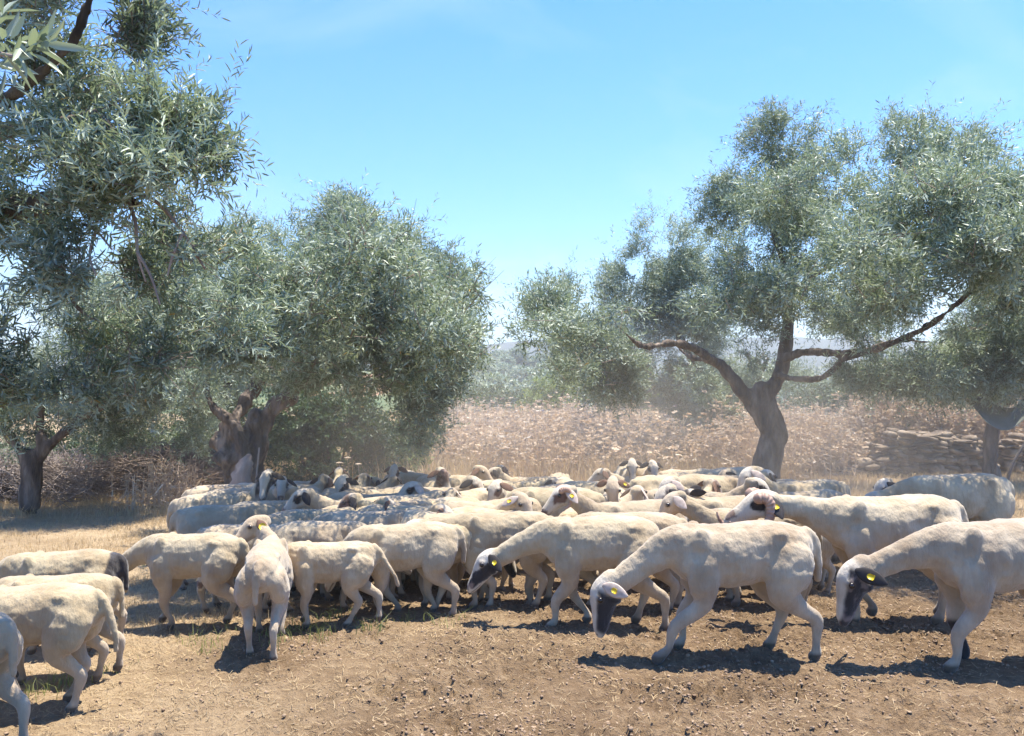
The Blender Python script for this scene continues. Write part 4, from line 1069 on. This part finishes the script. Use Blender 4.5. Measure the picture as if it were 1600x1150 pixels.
# --- backs and rumps between them
rest = [
 # px, D, heading, size, head elevation, coat tone (lower where the back is in shade), group, label
 (350, 7.5, 48, .86, -30, .82, MIDG, 'grey-shaded back at the far left corner of the flock, beside the wooden slab'),
 (362, 6.8, 42, .86, -30, .85, MIDG, 'second grey back from the left corner of the flock'),
 (415, 6.2, 34, .84, -30, .9, MIDG, 'dapple-lit back under the black-eyed white head'),
 (350, 5.9, 34, .82, -30, .84, MIDG, 'long grey back in front of the dappled ones at left'),
 (430, 5.45, 215, .80, -30, .92, MIDG, 'half-lit rounded rump above the thin rear-view sheep'),
 (500, 5.7, 22, .83, -35, .85, MIDG, 'grey back with light spots below the brown-patched head'),
 (572, 5.5, 28, .83, -35, .88, MIDG, 'sloping grey back above the swinging-tail sheep'),
 (500, 5.15, 0, .76, -35, .95, MIDG, 'pinkish low back just above the small front sheep'),
 (622, 5.9, 24, .84, -35, .95, MIDG, 'speckled back in the left middle of the flock'),
 (690, 6.15, 18, .86, -35, .95, MIDG, 'long pale back crossing the middle of the flock'),
 (680, 5.5, 4, .84, -35, 1.0, MIDG, 'sunlit back behind the smooth cream front sheep'),
 (760, 5.75, -6, .84, -35, 1.0, MIDG, 'sunlit back behind the tan shaggy sheep'),
 (500, 7.5, -8, .88, -35, 1.0, MIDG, 'broad half-lit back right of the white-blazed black face'),
 (480, 6.85, 96, .88, -35, .9, MIDG, 'shaded rump standing between the black eye patch and the small facing head'),
 (585, 6.6, 10, .84, -35, .95, MIDG, 'grey-dappled back under the rounded shaded head'),
 (660, 7.2, -18, .84, -35, 1.0, MIDG, 'dappled back behind the raised chin'),
 (735, 7.3, 25, .84, -35, 1.0, MIDG, 'dappled back right of the streaky brown head'),
 (650, 8.6, 0, .84, -35, 1.0, BACKG, 'sunny back behind the brown-ringed face at the far left'),
 (725, 8.9, 8, .80, -35, 1.0, BACKG, 'sunny far back between the streaky head and the raised ear'),
 (790, 8.1, -8, .86, -20, 1.0, BACKG, 'bright white back next to the raised ear at the rear'),
 (820, 7.0, 6, .86, -35, .9, MIDG, 'grey back in shade right of the patched brown eyes'),
 (840, 8.7, 174, .84, -35, 1.0, BACKG, 'sunlit cream back at the rear, ahead of the round rump'),
 (878, 8.2, 98, .88, -35, .95, BACKG, 'round half-shaded rump in front of the open field'),
 (870, 6.4, 176, .90, -35, 1.05, MIDG, 'cream back behind the short-horned sheep'),
 (930, 7.6, 14, .92, -35, .8, MIDG, 'long dark-shaded back below the far white sheep'),
 (1035, 7.7, 22, .96, -35, .75, MIDG, 'darkest long back below the pair of facing heads'),
 (985, 5.15, 182, .88, -30, .82, MIDG, 'grey-shaded back behind the stooping beige sheep'),
 (1075, 9.3, 4, .84, -35, 1.05, BACKG, 'cream back right of the far pair of heads'),
 (1120, 8.9, 8, .88, -35, 1.0, BACKG, 'farthest cream back left of the crooked trunk'),
 (1150, 8.0, 22, 1.0, -35, .78, BACKG, 'high grey back nearest the foot of the crooked trunk'),
 (1110, 7.3, 24, .96, -35, .85, MIDG, 'grey back in front of the high grey one by the trunk'),
 (1125, 6.7, 100, .84, -35, 1.05, MIDG, 'cream rounded rump left of the bowing white head'),
 (1095, 6.4, 80, .80, -35, 1.05, MIDG, 'smaller cream rump behind the black head'),
 (1150, 5.9, 178, .90, -25, 1.0, MIDG, 'thin-necked pale back leading to the ram horns'),
 (1265, 6.9, 176, .86, -35, 1.08, MIDG, 'sunlit cream back at the right, nearest the yellow grass'),
 (1300, 6.1, 184, .84, -35, .98, MIDG, 'pale back just above the ram, left of the black eye spot'),
 (1240, 5.6, 178, .80, -35, .9, MIDG, 'grey back squeezed behind the ram neck'),
 (600, 7.7, 170, .84, -35, .95, MIDG, 'dappled back beside the rounded shaded head'),
 (930, 6.0, 24, .84, -35, 1.0, MIDG, 'cream back under the tan facing head'),
 (560, 6.1, 205, .82, -35, .95, MIDG, 'grey back right of the brown-patched face'),
 (650, 6.4, 30, .84, -35, .95, MIDG, 'back squeezed behind the raised chin, seen end on'),
 (790, 6.3, 205, .84, -35, .95, MIDG, 'dappled back between the patched brown eyes and the big pale ear'),
 (700, 5.15, 176, .80, -35, 1.0, MIDG, 'sheep hidden behind the join of the smooth cream and tan front sheep'),
 (870, 5.3, 185, .84, -35, 1.0, MIDG, 'back filling the gap behind the tan shaggy sheep'),
 (1020, 5.9, 200, .84, -35, .95, MIDG, 'back just behind the resting grey-shaded head'),
 (1180, 5.3, 172, .84, -35, .95, MIDG, 'narrow strip of back left of the ram\'s muzzle'),
 (545, 7.1, 60, .84, -35, .95, MIDG, 'rump below the rounded shaded head at rear left'),
 (610, 7.2, 240, .84, -35, .95, MIDG, 'sheep turned toward the viewer behind the raised chin'),
 (850, 7.5, 215, .84, -35, .95, MIDG, 'back crossing in front of the round rear rump'),
 (780, 7.4, 70, .82, -35, .95, MIDG, 'rump standing behind the patched brown eyes'),
 (1210, 7.6, 185, .86, -35, .95, BACKG, 'back emerging at the right of the crooked trunk'),
 (430, 7.9, 30, .84, -35, .95, BACKG, 'farthest back at the left, close by the pale stake'),
 (385, 5.15, 12, .74, -35, .95, MIDG, 'low back behind the lone pale sheep and the tagged one'),
]
for px_, D_, h_, s_, e_, t_, g_, lab_ in rest:
    up_ = random.random() < .3
    S(px=px_, D=D_, hd=h_ + random.uniform(-20, 20), s=s_ * random.uniform(.97, 1.05), el=random.uniform(12, 52) if up_ else e_, yaw=random.uniform(-25, 25), hyaw=random.uniform(-35, 35), hp=random.uniform(-55, -15),
      face=random.choice(['eye', 'cream', 'half', 'browneye', 'white', 'brown', 'black']), ear=random.choice(['dark', 'white', 'brown']), tone=max(t_, .93), fat=random.uniform(.96, 1.06), nlen=.26, group=g_, label=lab_, legs=tuple(random.uniform(-.06, .06) for _ in range(4)))  # shaded backs get a slightly darker coat colour


# ------------------------------------------------------------------ dry grass, weeds, litter
def blades(name, xy, h, wd, m, label, cat, lean=.35, kind='stuff', n=3, group=None):
    k = len(xy)
    z = H(xy[:, 0], xy[:, 1])
    a = RS.rand(k) * 6.283
    s = np.stack([np.cos(a), np.sin(a), 0 * a], 1)
    hh = h * (0.45 + 0.9 * RS.rand(k, 1))
    ln = RS.normal(size=(k, 3)) * lean * np.array([1, 1, 0])
    b = np.stack([xy[:, 0], xy[:, 1], z - .01], 1)
    up = np.array([0, 0, 1.0])
    w_ = wd * (0.6 + .8 * RS.rand(k, 1))
    mid = b + (up + ln * .35) * hh * .55; tip = b + (up * .92 + ln) * hh
    V = np.stack([b - s * w_, b + s * w_, mid + s * w_ * .7, mid - s * w_ * .7, tip], 1).reshape(-1, 3)
    i = np.arange(k) * 5
    o = link(name, mesh_np(name, V, quads=np.stack([i, i + 1, i + 2, i + 3], 1), tris=np.stack([i + 3, i + 2, i + 4], 1)), M[m])
    return tag(o, label, cat, group, kind)

def scatter(n, x0, x1, y0, y1, f):
    x = RS.uniform(x0, x1, n); y = y0 + (y1 - y0) * RS.rand(n)
    k = f(x, y) > RS.rand(n)
    return np.stack([x[k], y[k]], 1)

clump = lambda x, y, s=2.2: np.clip(.5 + 2.2 * fbm(P3(x * s, y * s, 8), 3), .03, 1)
xy = scatter(150000, -7.5, .2, 4.6, 11.5, lambda x, y: (1 - dirt_mask(x, y)) * clump(x, y) * .9 * (x < -1.55 - .22 * (9 - y) + .25 * np.abs(9 - y)))
blades('dry_grass', xy, .06, .0019, 'drygrass', 'short dry yellow grass on the left of the flock', 'dry grass', .5)
xy = scatter(90000, -7, 9, 9.4, 13.5, lambda x, y: clump(x, y, 1.4))
blades('dry_grass', xy, .14, .003, 'drygrass', 'pale dry grass strip behind the flock', 'dry grass', .5)
xy = scatter(150000, -9, 12, 12, 34, lambda x, y: clump(x, y, .5) * ((y > 14.6) | (x < 4.5)))
blades('dry_grass', xy, .42, .006, 'drygrass', 'knee-high straw-coloured grass of the far field', 'dry grass', .4)
xy = scatter(40000, -3.4, 1.6, 2.7, 5.2, lambda x, y: (1 - dirt_mask(x, y) * .95) * (clump(x, y, 3) > .45) * .8)
blades('stubble_grass', xy, .03, .0014, 'drygrass', 'sparse cropped straw stubble in the front soil at left', 'grass', .8)
gp = []
for px, py, n in ((470, 985, 70), (500, 995, 50), (580, 985, 50), (520, 970, 50), (640, 975, 30), (300, 1010, 30), (105, 1075, 40), (90, 1080, 30), (180, 1050, 30), (430, 1000, 40), (705, 975, 20), (240, 885, 60), (250, 870, 60), (330, 1020, 30), (60, 1085, 30), (380, 985, 30)):
    p = G(px, py); a = np.stack([RS.normal(p.x, .05, n), RS.normal(p.y, .06, n)], 1); gp.append(a)
blades('green_grass', np.concatenate(gp), .08, .0022, 'greengrass', 'thin green grass tufts at the hooves of the left sheep', 'grass', .5)

# straw litter and clods on the soil
def litter(name, n, f, L_, wd, m, label):
    xy = scatter(n, -3.6, 4.5, 2.6, 6.2, f)
    k = len(xy); a = RS.rand(k) * 6.283; d = np.stack([np.cos(a), np.sin(a), RS.normal(size=k) * .15], 1)
    s = np.stack([-np.sin(a), np.cos(a), 0 * a], 1)
    l_ = L_ * (.4 + RS.rand(k, 1)); c = np.stack([xy[:, 0], xy[:, 1], H(xy[:, 0], xy[:, 1]) + .006 + .006 * RS.rand(k)], 1)
    V = np.stack([c - d * l_ - s * wd, c - d * l_ + s * wd, c + d * l_ + s * wd, c + d * l_ - s * wd], 1).reshape(-1, 3)
    o = link(name, mesh_np(name, V, quads=np.arange(len(V)).reshape(-1, 4)), M[m]); tag(o, label, 'litter', kind='stuff')
litter('straw_litter', 30000, lambda x, y: .3 + .6 * (1 - dirt_mask(x, y)), .018, .0012, 'drygrass', 'bits of broken straw lying on the trampled soil')

def clods(n):
    base = []
    mb = MB(); sphere(mb, (0, 0, 0), 1, 6)
    V0 = np.concatenate(mb.V); Q0 = np.concatenate(mb.Q); T0 = np.concatenate(mb.T)
    xy = scatter(n, -3.2, 4.4, 2.6, 6.4, lambda x, y: dirt_mask(x, y) * clump(x, y, 3))
    k = len(xy); r = .0022 + .007 * RS.rand(k) ** 4
    z = H(xy[:, 0], xy[:, 1])
    V = V0[None] * r[:, None, None] * (1 + .9 * (RS.rand(k, len(V0), 1) - .5)) * (0.7 + .6 * RS.rand(k, 1, 3)) * np.array([1, 1, .7])
    V = V + np.stack([xy[:, 0], xy[:, 1], z + r * .1], 1)[:, None]
    off = (np.arange(k) * len(V0))[:, None, None]
    o = link('soil_clods', mesh_np('soil_clods', V.reshape(-1, 3), quads=(Q0[None] + off).reshape(-1, 4), tris=(T0[None] + off).reshape(-1, 3)), M['clod'])
    tag(o, 'crumbly brown clods and droppings strewn over the bare soil', 'soil clods', kind='stuff')
clods(90000)

# tall dry seed-head weeds
def weeds(name, xy, h, label, spread=.12, heads=5, headr=.035, m='weed', cat='dry weeds', kind='stuff', extra=None):
    k = len(xy); z = H(xy[:, 0], xy[:, 1]); b = np.stack([xy[:, 0], xy[:, 1], z - .02], 1)
    hh = h * (.35 + .75 * RS.rand(k, 1)) * (1 + 1.1 * fbm(P3(xy[:, 0] * .7, xy[:, 1] * .7, 6), 3))[:, None]; VV = []; QQ = []; n0 = 0
    def ribbon(p, q, w0, w1):
        nonlocal n0
        d = q - p; s = np.cross(d, rand_dir(len(p))); s /= np.linalg.norm(s, axis=1, keepdims=True) + 1e-9
        V = np.stack([p - s * w0, p + s * w0, q + s * w1, q - s * w1], 1).reshape(-1, 3)
        VV.append(V); QQ.append(np.arange(len(V)).reshape(-1, 4) + n0); n0 += len(V)
    top = b + np.array([0, 0, 1]) * hh + RS.normal(size=(k, 3)) * .10 * hh
    mid = b + (top - b) * .45
    ribbon(b, mid, .006, .005); ribbon(mid, top, .005, .003)
    for j in range(heads):
        t = .45 + .5 * RS.rand(k, 1)
        p = b + (top - b) * t
        e = p + RS.normal(size=(k, 3)) * spread * np.array([1, 1, .3]) + np.array([0, 0, 1]) * spread * 1.6 * RS.rand(k, 1)
        ribbon(p, e, .003, .002)
        for q in range(2):
            d = rand_dir(k) * headr * (.5 + RS.rand(k, 1)) * np.array([1, 1, .35])
            ribbon(e - d, e + d, headr * .45, headr * .3)
        # dry leaves
        lf = b + (top - b) * (.1 + .7 * RS.rand(k, 1))
        ribbon(lf, lf + RS.normal(size=(k, 3)) * .07, .010, .003)
    o = link(name, mesh_np(name, np.concatenate(VV), quads=np.concatenate(QQ)), M[m]); tag(o, label, cat, kind=kind)
    return o
def pxin(x, y, a, b, s=20): px = 800 + x / y * F; return smooth(a - s, a + s, px) * (1 - smooth(b - s, b + s, px))
cl2 = lambda x, y: np.clip(.40 + 4.2 * fbm(P3(x * .8, y * .8, 4), 3), .05, 1)
xy = scatter(7500, -4, 9, 13.6, 24, lambda x, y: cl2(x, y) * pxin(x, y, 690, 1360))
weeds('dry_weeds', xy, .92, 'tall reddish-brown dry weeds with seed heads filling the field behind the flock', headr=.048)
xy = scatter(2600, 2.5, 7.5, 12.0, 14.5, lambda x, y: cl2(x, y) * pxin(x, y, 1140, 1320))
weeds('dry_weeds', xy, 1.1, 'reddish dry weeds beside the crooked olive trunk', headr=.035)
xy = scatter(1500, 6, 11, 14.6, 16, lambda x, y: cl2(x, y) * pxin(x, y, 1330, 1610))
weeds('dry_stalks', xy, 1.45, 'row of tall brown dried stalks above the stone wall', spread=.06, heads=9, headr=.045, cat='dry stalks')
xy = scatter(420, -5, -3, 9.8, 11.2, lambda x, y: cl2(x, y) * pxin(x, y, 170, 330))
weeds('dry_weeds', xy, .55, 'thin dry weeds in front of the shaded twig bank at left', headr=.014, spread=.05)
for px, py, lab in ((530, 724, 'short dry umbel stalk at the left of the three above the rear sheep'), (543, 716, 'tallest dry umbel stalk above the rear sheep, in the middle of three'), (560, 726, 'dry umbel stalk at the right of the three above the rear sheep')):
    D_ = 9.2; tp = at(px, py, D_); bs = Vector((tp.x + .02, D_, Hs(tp.x, D_)))
    mb = MB(); limb(mb, [bs, (bs + tp) / 2 + Vector((.012, 0, 0)), tp], .005, .003, n=6, sub=3)
    so_ = mb.build('dry_umbel', M['weed_solid'])
    mb = MB()
    for k in range(16):
        a_ = k * 2.4; r_ = .009 * math.sqrt(k)
        sphere(mb, tp + Vector((r_ * math.cos(a_), r_ * math.sin(a_), .012 - r_ * .2)), (.009, .009, .007), 6)
    hd_ = mb.build('seed_head', M['weed_solid'], so_)
    tag(so_, lab, 'dry umbel', 'dry umbels above the rear sheep')
xy = scatter(420, -1, 6, 12.6, 14.4, lambda x, y: pxin(x, y, 760, 1200))
weeds('dry_stalks', xy, 1.15, 'scattered taller single stalks in front of the dry weed field', heads=6, headr=.05, cat='dry stalks')

# ------------------------------------------------------------------ dry stone wall
def stone_wall(name, pxs, D, top, label):
    mb0 = MB(); sphere(mb0, (0, 0, 0), 1, 7)
    V0 = np.concatenate(mb0.V); Q0 = np.concatenate(mb0.Q); T0 = np.concatenate(mb0.T)
    d = np.abs(V0) ** .72 * np.sign(V0)
    mb = MB()
    a = at(pxs[0], 700, D); b = at(pxs[1], 700, D)
    x = a.x
    for row in range(12):
        x = a.x + RS.rand() * .1
        while x < b.x:
            wdt = RS.uniform(.08, .40); hgt = RS.uniform(.035, .115)
            zb = Hs(x, D) + row * .068
            px = 800 + x / D * F
            if zb - Hs(x, D) > np.interp(px, [p for p, t in top], [t for p, t in top]): x += wdt; continue
            for dy in (0, .22):
                s = np.array([wdt * .50, .15, hgt * .60])
                V = d * s * (1 + .42 * fbm(d * 1.6 + RS.rand(3) * 50, 3)[:, None] * 2)
                t_ = RS.normal(0, .17); c, s_ = math.cos(t_), math.sin(t_)
                V = np.stack([V[:, 0] * c - V[:, 2] * s_, V[:, 1], V[:, 0] * s_ + V[:, 2] * c], 1)
                mb.add(V + np.array([x + wdt / 2, D + dy + RS.normal(0, .05), zb + .03 + RS.normal(0, .012)]), Q0, T0)
            x += wdt * .97
    o = mb.build(name, M['stone'], sm=False); tag(o, label, 'stone wall')
stone_wall('stone_wall', (1310, 1535), 13.6, [(1310, .08), (1360, .35), (1385, .72), (1440, .74), (1500, .62), (1540, .55)], 'low dry stone wall of flat brown fieldstones behind the right sheep')
stone_wall('stone_wall', (1562, 1680), 13.6, [(1562, .55), (1580, .66), (1680, .66)], 'short end of dry stone wall right of the straight trunk')

# ------------------------------------------------------------------ tarp hanging at right, its pole
def tarp():
    D = 10.2
    top = [at(1512, 618, D), at(1526, 640, D), at(1545, 662, D - .1), at(1572, 672, D - .15), at(1600, 655, D - .1), at(1640, 610, D)]
    up = [at(1514, 616, D), at(1540, 622, D), at(1562, 634, D - .1), at(1585, 636, D - .1), at(1602, 618, D), at(1650, 585, D)]
    nU, nV = 60, 22
    A = catmull(np.array([list(p) for p in up]), 12); Bm = catmull(np.array([list(p) for p in top]), 12)
    V = []
    for i in range(len(A)):
        for j in range(nV):
            t = j / (nV - 1)
            p = A[i] * (1 - t) + Bm[i] * t
            f = math.sin(t * math.pi * 7 + i * .09) * .075 * math.sin(math.pi * min(1, i / 12 + .05))
            V.append(p + np.array([0, -f + .12 * math.sin(t * math.pi), -.02 * math.sin(t * math.pi)]))
    V = np.array(V); m_ = len(A)
    ii = (np.arange(m_ - 1)[:, None] * nV + np.arange(nV - 1)[None, :]).ravel()
    me = mesh_np('tarp', V, quads=np.stack([ii, ii + 1, ii + nV + 1, ii + nV], 1), smooth_=True)
    o = link('tarp', me, M['tarp']); sd = o.modifiers.new('thick', 'SOLIDIFY'); sd.thickness = .006
    tag(o, 'sagging grey-green tarp hung in folds from the far right olive', 'tarp')
tarp()
mb = MB(); limb(mb, [at(1572, 760, 9.9), at(1582, 725, 9.95), at(1600, 695, 10), at(1630, 640, 10.1)], .018, .014, n=8)
tag(mb.build('iron_pole', M['metal']), 'thin bent dark pole leaning below the tarp at the right edge', 'pole')
mb = MB(); limb(mb, [at(1553, 770, 10.4), at(1556, 720, 10.4), at(1560, 660, 10.4)], .014, .012, n=8)
tag(mb.build('iron_pole', M['metal']), 'upright dark prop under the lowest fold of the tarp', 'pole')

# wooden slab and stake against the knotted trunk
DW = 8.15
mb = MB(); loft(mb, [at(372, 800, DW), at(376, 760, DW), at(382, 730, DW + .03), at(389, 712, DW + .08)], [(.105, .045), (.11, .045), (.085, .04), (.03, .02)], up=(0, 1, 0), n=14, wob=.5)
tag(mb.build('wooden_slab', M['deadwood']), 'broad weathered wooden slab leaning against the knotted olive trunk', 'wood slab')
mb = MB(); limb(mb, [at(399, 760, DW), at(402, 735, DW), at(405, 700, DW + .1)], .011, .008, n=7)
tag(mb.build('wooden_stake', M['deadwood']), 'thin pale stake standing right of the wooden slab', 'stake')

# twig piles at left
def twig_pile(name, px0, px1, D, hgt, n, mat, label, dd=1.0):
    a = at(px0, 700, D).x; b = at(px1, 700, D).x
    P = np.stack([RS.uniform(a, b, n), D + RS.normal(0, .35 * dd, n), np.zeros(n)], 1)
    u = (P[:, 0] - a) / (b - a)
    prof = hgt * (np.sin(np.clip(u, 0, 1) * math.pi) ** .4) * (1 + .6 * fbm(P3(P[:, 0] * 1.5, 2.2), 3))
    P[:, 2] = H(P[:, 0], P[:, 1]) + prof * RS.rand(n) ** .8
    A = rand_dir(n) * np.array([1, .7, .55])
    s = strands(name, P, A, .55, .0055, M[mat], None)
    tag(s, label, 'brush pile')
twig_pile('brush_pile', -60, 175, 11.2, .62, 3600, 'brush', 'heap of grey-pink cut twigs behind the straight-trunked olive')
twig_pile('brush_pile', 150, 335, 11.8, .60, 5200, 'twig', 'long dark shaded heap of brushwood between the two left trunks')

# ------------------------------------------------------------------ dusty air
def haze():
    me = bpy.data.meshes.new('haze')
    x0, x1, y0, y1, z0, z1 = -950, 950, -45, 1450, -120, 75
    v = [(x, y, z) for x in (x0, x1) for y in (y0, y1) for z in (z0, z1)]
    f = [(0, 1, 3, 2), (4, 6, 7, 5), (0, 4, 5, 1), (2, 3, 7, 6), (0, 2, 6, 4), (1, 5, 7, 3)]
    me.from_pydata(v, [], f)
    m = bpy.data.materials.new('dusty_air'); m.use_nodes = True
    n = m.node_tree.nodes; n.clear(); o = n.new('ShaderNodeOutputMaterial'); p = n.new('ShaderNodeVolumePrincipled')
    p.inputs['Color'].default_value = (.90, .95, 1.0, 1); p.inputs['Density'].default_value = HAZE; p.inputs['Anisotropy'].default_value = .3
    m.node_tree.links.new(p.outputs[0], o.inputs['Volume'])
    tag(link('haze', me, m), 'thin dusty haze over the whole place', 'haze', kind='stuff')
HAZE = 0.0010
haze()
def dust():
    x0, x1, y0, y1, z0, z1 = -3.6, 6.8, 4.2, 14.0, -1.2, 2.4
    me = bpy.data.meshes.new('dust')
    v = [(x, y, z) for x in (x0, x1) for y in (y0, y1) for z in (z0, z1)]
    me.from_pydata(v, [], [(0, 1, 3, 2), (4, 6, 7, 5), (0, 4, 5, 1), (2, 3, 7, 6), (0, 2, 6, 4), (1, 5, 7, 3)])
    m = bpy.data.materials.new('kicked_up_dust'); m.use_nodes = True
    n = m.node_tree.nodes; n.clear(); l = m.node_tree.links.new
    o = n.new('ShaderNodeOutputMaterial'); p = n.new('ShaderNodeVolumePrincipled')
    t = n.new('ShaderNodeTexCoord'); sx = n.new('ShaderNodeSeparateXYZ'); l(t.outputs['Object'], sx.inputs['Vector'])
    prev = None
    for ax, a, b, c, d in (('X', x0, x0 + 3, x1 - 3, x1), ('Y', y0, y0 + 3, y1 - 2, y1), ('Z', z0 - 1, z0 - .5, .5, z1)):
        for f0, f1 in ((a, b), (d, c)):
            mr = n.new('ShaderNodeMapRange'); mr.interpolation_type = 'SMOOTHSTEP'
            mr.inputs['From Min'].default_value = f0; mr.inputs['From Max'].default_value = f1
            l(sx.outputs[ax], mr.inputs['Value'])
            if prev is None: prev = mr.outputs['Result']
            else:
                q = n.new('ShaderNodeMath'); q.operation = 'MULTIPLY'; l(prev, q.inputs[0]); l(mr.outputs['Result'], q.inputs[1]); prev = q.outputs[0]
    nz = n.new('ShaderNodeTexNoise'); nz.inputs['Scale'].default_value = .45; nz.inputs['Detail'].default_value = 3; l(t.outputs['Object'], nz.inputs['Vector'])
    mr = n.new('ShaderNodeMapRange'); mr.inputs['From Min'].default_value = .35; mr.inputs['From Max'].default_value = .65; mr.inputs['To Max'].default_value = DUST; mr.inputs['To Min'].default_value = DUST * .25
    l(nz.outputs['Fac'], mr.inputs['Value'])
    q = n.new('ShaderNodeMath'); q.operation = 'MULTIPLY'; l(prev, q.inputs[0]); l(mr.outputs['Result'], q.inputs[1])
    l(q.outputs[0], p.inputs['Density'])
    p.inputs['Color'].default_value = (.95, .86, .74, 1); p.inputs['Anisotropy'].default_value = .3
    l(p.outputs[0], o.inputs['Volume'])
    tag(link('dust', me, m), 'pale dust raised by the hooves, hanging over the flock', 'dust', kind='stuff')
DUST = 0.062
dust()
